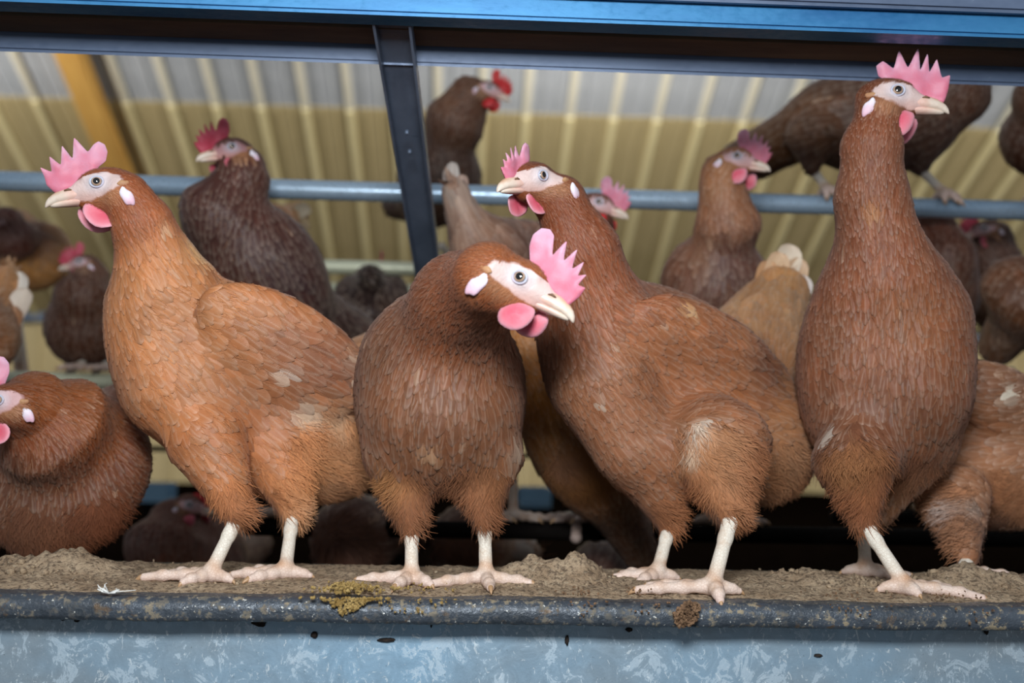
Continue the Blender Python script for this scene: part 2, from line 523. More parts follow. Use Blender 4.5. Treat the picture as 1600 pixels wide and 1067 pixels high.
its = []
LW = [(xat(a[0], 915, a[1]), a[1], a[2], a[3]) for a in lumps if a[3] > .006]
for k in range(620):
    lx, ly, lr, lh = LW[rnd.randrange(len(LW))]
    if rnd.random() < .25: x, y, hz = rnd.uniform(-.6, .65), rnd.uniform(.0, .15), .003
    else:
        x, y = lx + rnd.gauss(0, lr * .7), ly + rnd.gauss(0, .022)
        hz = .003 + lh * math.exp(-(((x - lx) / lr) ** 2 + ((y - ly) / .028) ** 2) * 1.6)
    if not (.0 < y < .16): continue
    r = rnd.uniform(.0012, .0048) * (1 if hz > .005 else .5)
    its.append(((x, y, hz + r * .2), (r, r * .9, r * .7), .3))
def smooth_clods(o):
    o.data.polygons.foreach_set('use_smooth', [True] * len(o.data.polygons))
smooth_clods(ico_bits('litter_clods', its, M_DIRT, 'small grey clods heaped in the dried litter on the ledge', 'litter'))


def clump(px, w_, n, r, mat, name, label, cat, hang=0.0):
    its = []
    for k in range(n):
        x = px + rnd.gauss(0, w_)
        t = rnd.random()
        if t < 0.55: y, z = rnd.uniform(-0.028, 0.01), 0.004 + rnd.random() * 0.005
        else: y, z = -0.033 - rnd.random() * .002, 0.002 - rnd.random() * (0.014 + hang) * math.exp(-((x - px) / w_) ** 2)
        q = r * rnd.uniform(0.4, 1.2)
        its.append(((xat(x, 940, -0.02), y, z), (q, q * rnd.uniform(.5, 1), q * rnd.uniform(.5, 1)), 0.35))
    return ico_bits(name, its, mat, label, cat)


clump(545, 24, 420, 0.0017, M_CRUMB, 'crumbled_droppings', 'yellow crumbly droppings on the ledge lip below the low-headed hen', 'droppings')
clump(640, 40, 90, 0.0013, M_CRUMB, 'crumbled_droppings', 'thin scatter of yellow crumbs beside the yellow heap', 'droppings')
its = []
for k in range(230):
    a, q = rnd.uniform(0, 6.28), rnd.random() ** .5
    px, py = 1073 + 20 * q * math.cos(a), 960 + 20 * q * math.sin(a)
    px += (py - 960) * -0.3
    p = P(px, py, -0.035 - rnd.random() * 0.006)
    r = rnd.uniform(.0008, .0024)
    its.append((p, (r, r * .7, r * .7), .35))
ico_bits('dung_clod', its, M_CLOD, 'brown fibrous clod hanging over the ledge lip', 'droppings')
for px, wd in ((905, 16), (1000, 22), (1330, 30), (1500, 34)):
    clump(px, wd, 40, 0.0012, M_CLOD, 'dung_crumbs', {905: 'small tan crumbs on the lip right of the grey heap', 1000: 'tan crumbs on the lip before the long-toed foot', 1330: 'sparse brown crumbs on the lip left of the tall hen', 1500: 'brown crumbs under the long claw of the tall hen'}[px], 'droppings')
# small bits stuck to the lower sheet
def sheet_bit(px, py, rx, rz, label):
    p = P(px, py, 0.0085)
    bm = bmesh.new()
    for k in range(3):
        g = bmesh.ops.create_icosphere(bm, subdivisions=2, radius=1)
        ox, oz = rnd.uniform(-.5, .5) * rx * (k > 0), rnd.uniform(-.5, .5) * rz * (k > 0)
        for v in g['verts']:
            s = 1 + rnd.uniform(-.2, .2)
            v.co = Vector((v.co.x * rx * s * (1 - .3 * k) + ox, v.co.y * .0022, v.co.z * rz * s * (1 - .3 * k) + oz))
    o = link('dirt_fleck', bm_mesh('dirt_fleck', bm, True), None, [M_BLACKBIT]); o.location = p
    tag(o, label, 'dirt')
sheet_bit(405, 970, .0065, .0045, 'black wad of dirt hanging just under the ledge at left')
sheet_bit(98, 962, .003, .004, 'tiny dark fleck under the ledge near the left edge')
sheet_bit(120, 968, .0025, .002, 'tiny brown fleck right of the leftmost dark fleck')
sheet_bit(603, 1000, .007, .0018, 'dark curved husk stuck to the galvanised sheet')
sheet_bit(886, 1000, .0018, .0045, 'dark drop-shaped fleck on the galvanised sheet at centre')
sheet_bit(674, 972, .001, .005, 'thin dark drip under the ledge')
sheet_bit(983, 984, .003, .002, 'small brown fleck under the ledge left of the clod')
sheet_bit(1278, 1024, .004, .0014, 'slim brown husk on the sheet below the tall hen')
sheet_bit(1541, 984, .002, .004, 'dark fleck under the ledge near the right edge')
sheet_bit(491, 992, .0028, .0028, 'round grey fleck below the yellow crumbs')
# wisp of white down on the ledge
bm = bmesh.new()
base = P(170, 927, -0.03)
for k in range(16):
    a = rnd.uniform(0, PI); L = rnd.uniform(.004, .011)
    p0 = Vector(base); p1 = p0 + Vector((math.cos(a) * L, -.001, math.sin(a) * L * .7)); p2 = p1 + Vector((rnd.uniform(-.003, .003), 0, rnd.uniform(-.001, .003)))
    tube(bm, [p0, p1, p2], [.0006, .0005, .0002], 5)
tube(bm, [Vector(base), Vector(P(188, 924, -.03)), Vector(P(212, 922, -.03))], [.0005, .0004, .0003], 5)
tag(link('down_wisp', bm_mesh('down_wisp', bm, True), None, [flat('white_down', (232, 232, 228), .8)]), 'small white wisp of down lying on the ledge at left', 'feather')

# steelwork
def straight(px, py, Y):  # z and y for a long horizontal member seen at px,py
    return P(px, py, Y)
def long_box(name, z0, z1, y0, y1, mat, label, cat='beam', x0=-1.2, x1=1.4, bev=.003, parent=None):
    bm = bmesh.new(); box(bm, (x0, y0, z0), (x1, y1, z1), bev)
    o = link(name, bm_mesh(name, bm), parent, [mat])
    if cat: tag(o, label, cat)
    return o
zb = P(800, 29, 0.0)[2]
long_box('top_rail', zb, zb + 0.030, 0.0, 0.030, M_TOPTUBE, 'blue steel rail along the top edge of the picture', 'rail')
long_box('top_rail', zb + 0.018, zb + 0.05, -0.012, -0.002, M_BEAM, 'dark steel flange above the blue top rail at upper right', 'flange')
zb2 = P(800, 106, 0.10)[2]
long_box('cross_beam', zb2, zb2 + 0.036, 0.10, 0.106, M_BEAM, 'dark grey steel beam behind the blue top rail')
zb3 = P(800, 50, 0.05)[2]
long_box('deck_board', zb3, zb3 + 0.022, 0.05, 0.099, M_BOARD, 'dirty brown board between the blue top rail and the grey cross beam', 'board')
# strut: channel section from the front rail back and down
A, B = P(609, 20, 0.012), P(674, 470, 0.62)
bm = bmesh.new()
a, b = Vector(A), Vector(B)
t = (b - a).normalized(); sx = Vector((1, 0, 0)); sx = (sx - t * sx.dot(t)).normalized(); nz = sx.cross(t)
if nz.z > 0: nz = -nz
hw = 0.0175
def channel(bm, a, b, sx, nz, hw):
    pr = [(-hw, .000), (-hw, .016), (-hw + .0025, .016), (-hw + .0025, .0025), (hw - .0025, .0025), (hw - .0025, .016), (hw, .016), (hw, 0)]
    r = [[bm.verts.new(p + sx * u - nz * (v - .016) * -1) for u, v in pr] for p in (a, b)]
    n = len(pr)
    for i in range(n): bm.faces.new((r[0][i], r[0][(i + 1) % n], r[1][(i + 1) % n], r[1][i]))
    bm.faces.new(r[0]); bm.faces.new(r[1][::-1])
    bmesh.ops.recalc_face_normals(bm, faces=bm.faces[:])
channel(bm, a, b, sx, nz, hw)
st = empty('strut', A, 'dark steel channel strut slanting back from the blue top rail', 'strut')
o = link('channel', bm_mesh('channel', bm), st, [M_STRUT]); o.location = -Vector(A)
bm = bmesh.new()
for px, py, Y in ((640, 235, .2), (646, 262, .24)):
    pass
for f in (0.30, 0.36):
    bm = bmesh.new()
    c0 = a.lerp(b, f) - nz * 0.0
    tube(bm, [c0 + nz * -.001, c0 + nz * .003], [.0022, .0018], 10)
    o = link('rivet', bm_mesh('rivet', bm, True), st, [M_STRUT]); o.location = -Vector(A)

def pipe(name, z, y, r, x0, x1, mat, label, n=20, cat='rail'):
    bm = bmesh.new(); tube(bm, [(x0, y, z), (x0 + .001, y, z), (x1 - .001, y, z), (x1, y, z)], r, n)
    return tag(link(name, bm_mesh(name, bm, True), None, [mat]), label, cat)
ZP = P(800, 306, 0.56)[2]
pipe('perch_pipe', ZP, 0.56, 0.0138, -1.6, 1.7, M_PIPE, 'galvanised round perch pipe crossing behind the hens at head height')
ZA = P(560, 418, 0.86)[2]
pipe('perch_rail', ZA, 0.86, 0.012, xat(290, 415, .86), xat(756, 415, .86), M_PALE, 'pale perch rail behind the dark hen and the steel strut')
long_box('perch_board', P(530, 452, 1.3)[2] - .014, P(530, 452, 1.3)[2] + .014, 1.3, 1.33, M_PALE, 'wide pale board just under the pale perch rail', 'board', xat(300, 450, 1.3), xat(760, 450, 1.3))
ZC = P(190, 596, 0.80)[2]
pipe('perch_rail', ZC, 0.80, 0.013, -1.5, 1.5, M_PALE, 'pale perch rail low behind the left hens')
long_box('perch_board', P(200, 607, .9)[2] - .01, P(200, 607, .9)[2], .86, .9, M_BEAM, 'dark strip below the low pale perch rail', 'board', -1.5, 0.3)
pipe('perch_rail', P(240, 701, 1.4)[2], 1.4, 0.006, -2, 2, M_DARKPERCH, 'thin dark rail seen between two left hens')
pipe('perch_rail', 0.003, 0.45, 0.011, xat(385, 800, .45), 1.3, M_DARKPERCH, 'dark lower perch behind the legs of the front hens')
pipe('perch_rail', 0.003, 0.72, 0.011, xat(1300, 800, .72), 1.5, M_DARKPERCH, 'dark lower perch farther behind the front hens')
xp = xat(640, 500, 1.35)
bm = bmesh.new(); box(bm, (xp - .015, 1.3305, -.55), (xp + .015, 1.36, P(530, 452, 1.3)[2] + .014), .002)
tag(link('post', bm_mesh('post', bm), None, [M_DARKPERCH]), 'dark post holding up the wide pale board behind the strut', 'post')
# far blue troughs
for tx0, tx1, ty, TY, lab in ((188, 262, 768, 2.2, 'blue-grey feed trough seen far behind between the two left hens'), (812, 862, 776, 2.0, 'small bluish drinker trough seen under the russet hen')):
    tr = empty('feed_trough', (0, 0, 0), lab, 'trough')
    xa, xb, zt = xat(tx0, ty, TY), xat(tx1, ty, TY), P(tx0, ty, TY)[2]
    for yy in (TY, TY + .09):
        bm = bmesh.new(); box(bm, (xa, yy, zt - .02), (xb, yy + .01, zt + .022), .003)
        link('side_panel', bm_mesh('side_panel', bm), tr, [M_TROUGH])
    bm = bmesh.new(); box(bm, (xa, TY + .002, zt - .03), (xb, TY + .098, zt - .02), .002)
    link('base', bm_mesh('base', bm), tr, [M_TROUGH])
    bm = bmesh.new(); box(bm, ((xa + xb) / 2 - .012, TY + .04, -.55), ((xa + xb) / 2 + .012, TY + .06, zt - .03), .002)
    link('post', bm_mesh('post', bm), tr, [M_DARKPERCH])
# slatted deck on the lower level
dk = empty('slatted_deck', (0, 0, -0.3), 'black slatted deck on the lower level behind the ledge', 'deck')
bm = bmesh.new(); box(bm, (-1.3, -.012, -.015), (1.3, .012, 0), .003); sm = bm_mesh('slat', bm); sm.materials.append(M_SLAT)
for k in range(30):
    o = link('slat', sm, dk); o.location = (0, 0.26 + k * .04, 0)
bm = bmesh.new(); box(bm, (-.02, .24, -.25), (.02, 1.44, -.015)); jm = bm_mesh('joist', bm); jm.materials.append(M_SLAT)
for x in (-1.1, -.4, .4, 1.1): link('joist', jm, dk).location = (x, 0, 0)
# ------------------------------------------------------------------ hens
from mathutils.geometry import delaunay_2d_cdt
def v3(*a): return np.array(a, dtype=float)
def unit(v): return v / (np.linalg.norm(v) + 1e-12)


def sd_prim(p, q):
    k = p[0]
    if k == 'rc':
        _, a, ra, b, rb, kk = p
        ab = b - a
        t = np.clip(((q - a) @ ab) / (ab @ ab + 1e-12), 0, 1)
        return np.linalg.norm(q - (a + t[:, None] * ab), axis=1) - (ra + (rb - ra) * t)
    _, c, R, r, kk = p
    l = (q - c) @ R
    k0 = np.linalg.norm(l / r, axis=1); k1 = np.linalg.norm(l / (r * r), axis=1)
    return k0 * (k0 - 1) / np.maximum(k1, 1e-6)


def sdf(prims, q):
    d = None
    for p in prims:
        x = sd_prim(p, q)
        if d is None: d = x
        else:
            k = p[-1]
            h = np.maximum(k - np.abs(d - x), 0) / k
            d = np.minimum(d, x) - h * h * k * 0.25
    return d


def grad(prims, q, e=0.0006):
    g = np.zeros_like(q)
    for s in ((1, -1, -1), (-1, -1, 1), (-1, 1, -1), (1, 1, 1)):
        s = np.array(s, float)
        g += s * sdf(prims, q + s * e)[:, None]
    return g / (np.linalg.norm(g, axis=1)[:, None] + 1e-12)


def project(prims, q, off=0.0, it=3):
    q = q.copy()
    for _ in range(it):
        g = grad(prims, q)
        q -= g * np.clip(sdf(prims, q) - off, -.012, .012)[:, None]
    return q


def surface_nets(prims, h):
    lo = np.full(3, 1e9); hi = np.full(3, -1e9)
    for p in prims:
        if p[0] == 'rc':
            for c, r in ((p[1], p[2]), (p[3], p[4])): lo = np.minimum(lo, c - r); hi = np.maximum(hi, c + r)
        else:
            r = np.abs(p[2]) @ p[3]; lo = np.minimum(lo, p[1] - r); hi = np.maximum(hi, p[1] + r)
    lo -= 2.5 * h; hi += 2.5 * h
    n = np.ceil((hi - lo) / h).astype(int) + 1
    X = np.stack(np.meshgrid(*[lo[i] + h * np.arange(n[i]) for i in range(3)], indexing='ij'), -1)
    D = sdf(prims, X.reshape(-1, 3)).reshape(n)
    m = n - 1
    acc = np.zeros((*m, 3)); cnt = np.zeros(m)
    corners = [(i, j, k) for i in (0, 1) for j in (0, 1) for k in (0, 1)]
    sl = lambda c: D[c[0]:c[0] + m[0], c[1]:c[1] + m[1], c[2]:c[2] + m[2]]
    for a in corners:
        for ax in range(3):
            if a[ax] == 0:
                b = list(a); b[ax] = 1
                da, db = sl(a), sl(b)
                cr = (da < 0) != (db < 0)
                t = np.where(cr, da / np.where(cr, da - db, 1), 0)
                for k in range(3):
                    acc[..., k] += np.where(cr, a[k] + (t if k == ax else 0), 0)
                cnt += cr
    act = cnt > 0
    idx = -np.ones(m, dtype=int); idx[act] = np.arange(act.sum())
    ijk = np.argwhere(act)
    V = lo + h * (ijk + acc[act] / cnt[act][:, None])
    F = []
    for ax in range(3):
        o1, o2 = [(1, 2), (2, 0), (0, 1)][ax]
        s0 = [slice(0, n[0]), slice(0, n[1]), slice(0, n[2])]
        a = [slice(1, m[i]) for i in range(3)]; a[ax] = slice(0, m[ax])
        b = list(a); b[ax] = slice(1, m[ax] + 1)
        da, db = D[tuple(a)], D[tuple(b)]
        for sgn in (0, 1):
            c = ((da < 0) & (db >= 0)) if sgn == 0 else ((da >= 0) & (db < 0))
            p = np.argwhere(c)
            off = np.array([1, 1, 1]); off[ax] = 0
            p = p + off
            def at_(d1, d2):
                q = p.copy(); q[:, o1] -= d1; q[:, o2] -= d2
                return idx[q[:, 0], q[:, 1], q[:, 2]]
            f = np.stack([at_(1, 1), at_(0, 1), at_(0, 0), at_(1, 0)], 1)
            if sgn: f = f[:, ::-1]
            F.append(f)
    F = np.concatenate(F)
    return V, F[(F >= 0).all(1)]


def R_axis(A, B, hint):
    u = unit(B - A)
    h = hint - u * (hint @ u); h = unit(h)
    return np.stack([u, h, np.cross(u, h)], 1)


def wob(q, f, ph=0.0):
    return (np.sin(q[:, 0] * f + 1.3 * np.sin(q[:, 1] * f * .7 + ph) + ph) + np.sin(q[:, 2] * f * 1.3 + 1.1 * np.sin(q[:, 0] * f * .9) + ph * 2) + np.sin((q[:, 1] + q[:, 2]) * f * .8 + ph)) / 3


# canonical head (metres, x forward, y left, z up, origin between the eyes)
def head_prims(H, k=0.010):
    T, Rm, s = H['o'], H['R'], H['s']
    def w(x, y, z): return T + Rm @ (np.array((x, y, z)) * s)
    P_ = []
    P_.append(('el', w(-.005, 0, -.001), Rm, np.array((.0245, .0148, .0165)) * s, k))
    P_.append(('rc', w(.004, 0, -.003), .0132 * s, w(.025, 0, -.0065), .0068 * s, .006))
    P_.append(('rc', w(-.014, 0, -.014), .0135 * s, w(.010, 0, -.0135), .0070 * s, .008))
    for y in (-1, 1):
        P_.append(('rc', w(-.006, y * .0095, .0075), .0045 * s, w(.010, y * .0080, .0055), .0035 * s, .004))
        P_.append(('rc', w(.000, y * .0110, .0005), .0060 * s, w(.003, y * .0110, .0005), .0055 * s, .004))
    return P_


COMBS = {
    'a': [(.036, -.004), (.043, .004), (.0440, .011), (.0465, .019), (.038, .0145), (.0390, .028), (.0305, .019), (.0285, .036), (.0215, .024), (.0190, .0425), (.0095, .029), (.0045, .0350), (.0005, .0375), (-.0040, .0350), (-.0055, .029), (-.0035, .021), (.003, .016), (.002, .008), (.020, .000)],
    'b': [(.040, -.006), (.0435, .005), (.0450, .018), (.0385, .0155), (.0345, .0320), (.0290, .0205), (.0275, .0375), (.0215, .0215), (.0200, .042), (.0120, .0240), (.0050, .0410), (.0010, .0240), (-.0080, .0305), (-.0130, .0270), (-.0110, .0180), (-.002, .0120), (.000, .008), (.020, .000)],
    'c': [(.036, -.006), (.042, .004), (.044, .011), (.038, .011), (.041, .020), (.035, .017), (.036, .028), (.029, .020), (.028, .035), (.022, .023), (.019, .038), (.013, .024), (.0085, .038), (.004, .0415), (-.002, .040), (-.0055, .034), (-.005, .025), (.000, .014), (.002, .008), (.020, .000)],
    's': [(.030, -.004), (.034, .004), (.035, .011), (.029, .010), (.029, .019), (.022, .013), (.020, .023), (.013, .015), (.008, .021), (-.002, .018), (-.002, .012), (.002, .007), (.015, .000)],
}


def comb_mesh(kind, col_tip, col_base, sz=1.0):
    """flat serrated blade, thick at the base, thin at the tips"""
    pts = COMBS[kind]
    # smooth outline slightly by sampling
    out = []
    n = len(pts)
    out = [Vector(p) for p in pts]
    for rt_ in (.09, .20):
        out = [q for i in range(len(out)) for q in (out[i].lerp(out[i - 1], rt_), out[i].lerp(out[(i + 1) % len(out)], rt_))]
    cen = sum(out, Vector((0, 0))) / len(out)
    out = [cen + (q - cen) * 1.02 for q in out]
    no = len(out)
    def inside(p):
        c = False
        for k in range(no):
            a, b = out[k], out[k - 1]
            if (a[1] > p[1]) != (b[1] > p[1]) and p[0] < (b[0] - a[0]) * (p[1] - a[1]) / (b[1] - a[1]) + a[0]: c = not c
        return c
    gp = [Vector((x * .0013 + (z % 2) * .00065, z * .0012)) for x in range(-16, 44) for z in range(-8, 42)]
    gp = [p for p in gp if inside(p) and min((p - q).length for q in out) > .0007]
    res = delaunay_2d_cdt(list(out) + gp, [(k, (k + 1) % no) for k in range(no)], [], 1, 1e-6)
    bm = bmesh.new()
    vv = [bm.verts.new((p[0], 0, p[1])) for p in res[0]]
    for f in res[2]: bm.faces.new([vv[k] for k in f])
    # distance to rim
    rim = [Vector((p[0], 0, p[1])) for p in out]
    segs = [(rim[i], rim[(i + 1) % len(rim)]) for i in range(len(rim))]
    def dist(p):
        m_ = 1
        for a, b in segs:
            ab = b - a
            t = max(0, min(1, (p - a).dot(ab) / max(ab.dot(ab), 1e-12)))
            m_ = min(m_, (p - a - ab * t).length)
        return m_
    info = [(v.co.copy(), dist(v.co), v.is_boundary) for v in bm.verts]
    idx = {v: i for i, v in enumerate(bm.verts)}
    F = [[idx[v] for v in f.verts] for f in bm.faces]
    bm.free()
    V = []; C = []
    n = len(info)
    for side in (1, -1):
        for co, d, bd in info:
            th = 0.0003 + .0016 * min(1, d / .0035) ** .6 + .0012 * max(0, min(1, (.016 - co.z) / .02))
            if bd: th = 0.0003
            wv = .0009 * math.sin(co.x * 260) + .0006 * math.sin(co.z * 330 + 1)
            V.append((co.x * sz, (side * th + wv) * 1.0, co.z * sz))
            g = max(0, min(1, co.z / .034)); g = g * g * .6 + .4 * max(0, 1 - d / .004) * g + .0
            g = min(1, g + .15 * math.sin(co.x * 400) * math.sin(co.z * 300))
            g = max(0, g)
            C.append([col_base[k] * (1 - g) + col_tip[k] * g for k in range(3)])
    FF = [f for f in F] + [[n + i for i in f[::-1]] for f in F]
    me = mesh_np('comb', V, FF, C)
    b = bmesh.new(); b.from_mesh(me); bmesh.ops.recalc_face_normals(b, faces=b.faces[:]); b.to_mesh(me); b.free()
    return me


def loft(name, secs, n=16, colf=None, smooth=True):
    """secs: (x, z, halfwidth, up, down, power) closed lofted tube along x"""
    V, C = [], []
    for x, z, hw, u, d in secs:
        for k in range(n):
            a = 2 * PI * k / n
            c_, s_ = math.cos(a), math.sin(a)
            V.append((x, hw * c_, z + (u if s_ > 0 else d) * s_))
    F = []
    m_ = len(secs)
    for i in range(m_ - 1):
        for k in range(n): F.append((i * n + k, i * n + (k + 1) % n, (i + 1) * n + (k + 1) % n, (i + 1) * n + k))
    V.append((secs[0][0], 0, secs[0][1])); V.append((secs[-1][0] , 0, secs[-1][1]))
    for k in range(n):
        F.append((len(V) - 2, (k + 1) % n, k, k)); F.append((len(V) - 1, (m_ - 1) * n + k, (m_ - 1) * n + (k + 1) % n, (m_ - 1) * n + (k + 1) % n))
    bm = bmesh.new()
    vv = [bm.verts.new(v) for v in V]
    for f in F:
        s = []
        for i in f:
            if i not in s: s.append(i)
        try: bm.faces.new([vv[i] for i in s])
        except ValueError: pass
    bmesh.ops.recalc_face_normals(bm, faces=bm.faces[:])
    me = bm_mesh(name, bm, smooth)
    if colf:
        a = me.color_attributes.new('Col', 'FLOAT_COLOR', 'POINT')
        for i, v in enumerate(me.vertices): a.data[i].color = (*colf(v.co), 1)
    return me


def lerp3(a, b, t):
    t = max(0, min(1, t)); return tuple(a[i] * (1 - t) + b[i] * t for i in range(3))


C_BEAKW, C_BEAKO, C_BEAKP = lin((222, 206, 190)), lin((206, 150, 98)), lin((226, 184, 170))
def beak_up_col(co):
    ridge = max(0, min(1, (co.z + .004 + (co.x - .024) * .25) / .004))
    f = max(0, (co.x - .030) / .018)
    return lerp3(lerp3(C_BEAKP, C_BEAKW, (co.x - .022) / .010), C_BEAKO, min(.85, ridge * (.3 + f)))
BEAK_UP = loft('upper_beak', [(.012, -.0055, .0092, .0075, .0056), (.018, -.0062, .0090, .0076, .0054), (.025, -.0070, .0080, .0074, .0050), (.031, -.0080, .0068, .0070, .0044), (.037, -.0092, .0054, .0062, .0038), (.0415, -.0108, .0041, .0052, .0034), (.0450, -.0124, .0030, .0042, .0030), (.0475, -.0142, .0018, .0028, .0022), (.0486, -.0154, .0007, .0011, .0009)], 20, beak_up_col)
BEAK_LO = loft('lower_beak', [(.010, -.0112, .0080, .003, .0040), (.018, -.0116, .0074, .0030, .0040), (.026, -.0122, .0062, .0028, .0036), (.034, -.0132, .0046, .0024, .0030), (.040, -.0142, .0030, .0020, .0022), (.0435, -.0148, .0012, .0010, .0012)], 16, lambda co: lerp3(C_BEAKP, C_BEAKW, (co.x - .02) / .02))
for d_ in (BEAK_UP, BEAK_LO):
    for v_ in d_.vertices:
        if v_.co.x > .024: v_.co.x = .024 + (v_.co.x - .024) * .86; v_.co.z += (v_.co.x - .024) * .06
bm = bmesh.new(); tube(bm, [(.0225, 0, 0), (.0252, 0, .0008), (.0285, 0, .0000)], [.0006, .0011, .0005], 8)
NOSTRIL = bm_mesh('nostril', bm, True)


def wattle_mesh(cin, cout, L=.027, W=.0115):
    """thick rounded skin lobe hanging from z=0 to z=-L, cupped outward"""
    V, C, F = [], [], []
    nu, nv = 20, 9
    for j in range(nv + 1):
        b = PI * j / nv
        for i in range(nu):
            a = 2 * PI * i / nu
            r = math.sin(b)
            x = r * math.cos(a); z = r * math.sin(a)
            wz = z * L / 2 - L / 2
            taper = 0.72 + 0.28 * math.cos((wz / L + .68) * 2.6)
            y = math.cos(b) * .0024 + .0030 * (1 - (x * x + z * z)) * -1 + .0006 * math.sin(x * 5 + z * 4)
            V.append((x * W * taper + .002 * z, y, wz))
            g = min(1, (r ** 3) * 1.0)
            C.append(lerp3(cin, cout, g))
    for j in range(nv):
        for i in range(nu):
            F.append((j * nu + i, j * nu + (i + 1) % nu, (j + 1) * nu + (i + 1) % nu, (j + 1) * nu + i))
    me = mesh_np('wattle', V, F, C)
    return me


def lobe_mesh(rx, ry, rz, c1, c2):
    bm = bmesh.new(); bmesh.ops.create_icosphere(bm, subdivisions=3, radius=1)
    for v in bm.verts:
        s = 1 + .10 * math.sin(v.co.x * 5 + v.co.z * 3)
        v.co = Vector((v.co.x * rx * s + .0015 * v.co.z, v.co.y * ry, v.co.z * rz * s))
    me = bm_mesh('ear_lobe', bm, True)
    a = me.color_attributes.new('Col', 'FLOAT_COLOR', 'POINT')
    for i, v in enumerate(me.vertices): a.data[i].color = (*lerp3(c1, c2, .5 - v.co.z / rz * .6), 1)
    return me


def eye_mesh(r=.0056):
    """sphere with its pole along +y; rings give pupil, iris and rim"""
    bm = bmesh.new()
    lat = [0, 9, 18, 24, 29, 33, 38, 44, 50, 62, 90, 130, 180]
    n = 28
    rings = []
    for a in lat:
        a = math.radians(a)
        if a in (0.0, PI): rings.append([bm.verts.new((0, r * math.cos(a), 0))])
        else: rings.append([bm.verts.new((r * math.sin(a) * math.cos(2 * PI * k / n), r * math.cos(a), r * math.sin(a) * math.sin(2 * PI * k / n))) for k in range(n)])
    for i in range(len(rings) - 1):
        A_, B_ = rings[i], rings[i + 1]
        mi = 0 if lat[i + 1] <= 29 else (1 if lat[i + 1] <= 44 else 2)
        for k in range(n):
            if len(A_) == 1: f = bm.faces.new((A_[0], B_[k], B_[(k + 1) % n]))
            elif len(B_) == 1: f = bm.faces.new((A_[k], B_[0], A_[(k + 1) % n]))
            else: f = bm.faces.new((A_[k], B_[k], B_[(k + 1) % n], A_[(k + 1) % n]))
            f.material_index = mi
    bmesh.ops.recalc_face_normals(bm, faces=bm.faces[:])
    me = bm_mesh('eye', bm, True)
    for mm in (M_PUPIL, M_IRIS, M_IRIS2): me.materials.append(mm)
    return me


EYE_ME = eye_mesh()
def torus_mesh(name, R_, r_, sq=0.86):
    bm = bmesh.new(); n, k = 28, 8
    vs = [[bm.verts.new(((R_ + r_ * math.cos(2 * PI * j / k)) * math.cos(2 * PI * i / n), r_ * math.sin(2 * PI * j / k), (R_ + r_ * math.cos(2 * PI * j / k)) * math.sin(2 * PI * i / n) * sq)) for j in range(k)] for i in range(n)]
    for i in range(n):
        for j in range(k): bm.faces.new((vs[i][j], vs[i][(j + 1) % k], vs[(i + 1) % n][(j + 1) % k], vs[(i + 1) % n][j]))
    bmesh.ops.recalc_face_normals(bm, faces=bm.faces[:])
    me = bm_mesh(name, bm, True)
    a = me.color_attributes.new('Col', 'FLOAT_COLOR', 'POINT')
    for x in a.data: x.color = (*lin((190, 196, 210)), 1)
    return me
LID_ME = torus_mesh('eyelid', .0052, .0010)
EAR_W = lobe_mesh(.0048, .0024, .0085, lin((236, 236, 244)), lin((222, 190, 206)))
EARTUFT = lobe_mesh(.0046, .0016, .0030, lin((186, 146, 106)), lin((160, 110, 76)))
WAT = {'p': wattle_mesh(lin((214, 92, 112)), lin((232, 176, 188))), 'r': wattle_mesh(lin((196, 40, 44)), lin((206, 66, 66))), 'd': wattle_mesh(lin((176, 70, 84)), lin((196, 110, 124)))}
CMB = {}
for kk in 'abcs':
    CMB[kk + 'p'] = comb_mesh(kk, lin((218, 174, 196)), lin((210, 124, 146)))
CMB['sr'] = comb_mesh('s', lin((214, 70, 66)), lin((192, 40, 42)))
CMB['cr'] = comb_mesh('c', lin((214, 70, 66)), lin((192, 40, 42)))
CMB['cd'] = comb_mesh('c', lin((206, 100, 116)), lin((190, 70, 90)))
for d in (BEAK_UP, BEAK_LO): d.materials.append(M_BEAK)
NOSTRIL.materials.append(M_NOST); LID_ME.materials.append(M_COMB); EAR_W.materials.append(M_COMB); EARTUFT.materials.append(M_BODY)
for d in list(WAT.values()) + list(CMB.values()): d.materials.append(M_COMB)


def surf_y(pw, H, x, z, sg):
    # local lateral distance of the skin at head-local (x, z)
    lo_, hi_ = .004, .035
    for _ in range(22):
        m_ = (lo_ + hi_) / 2
        q = (H['o'] + H['R'] @ (v3(x, sg * m_, z) * H['s']))[None]
        if sdf(pw, q)[0] < 0: lo_ = m_
        else: hi_ = m_
    return lo_


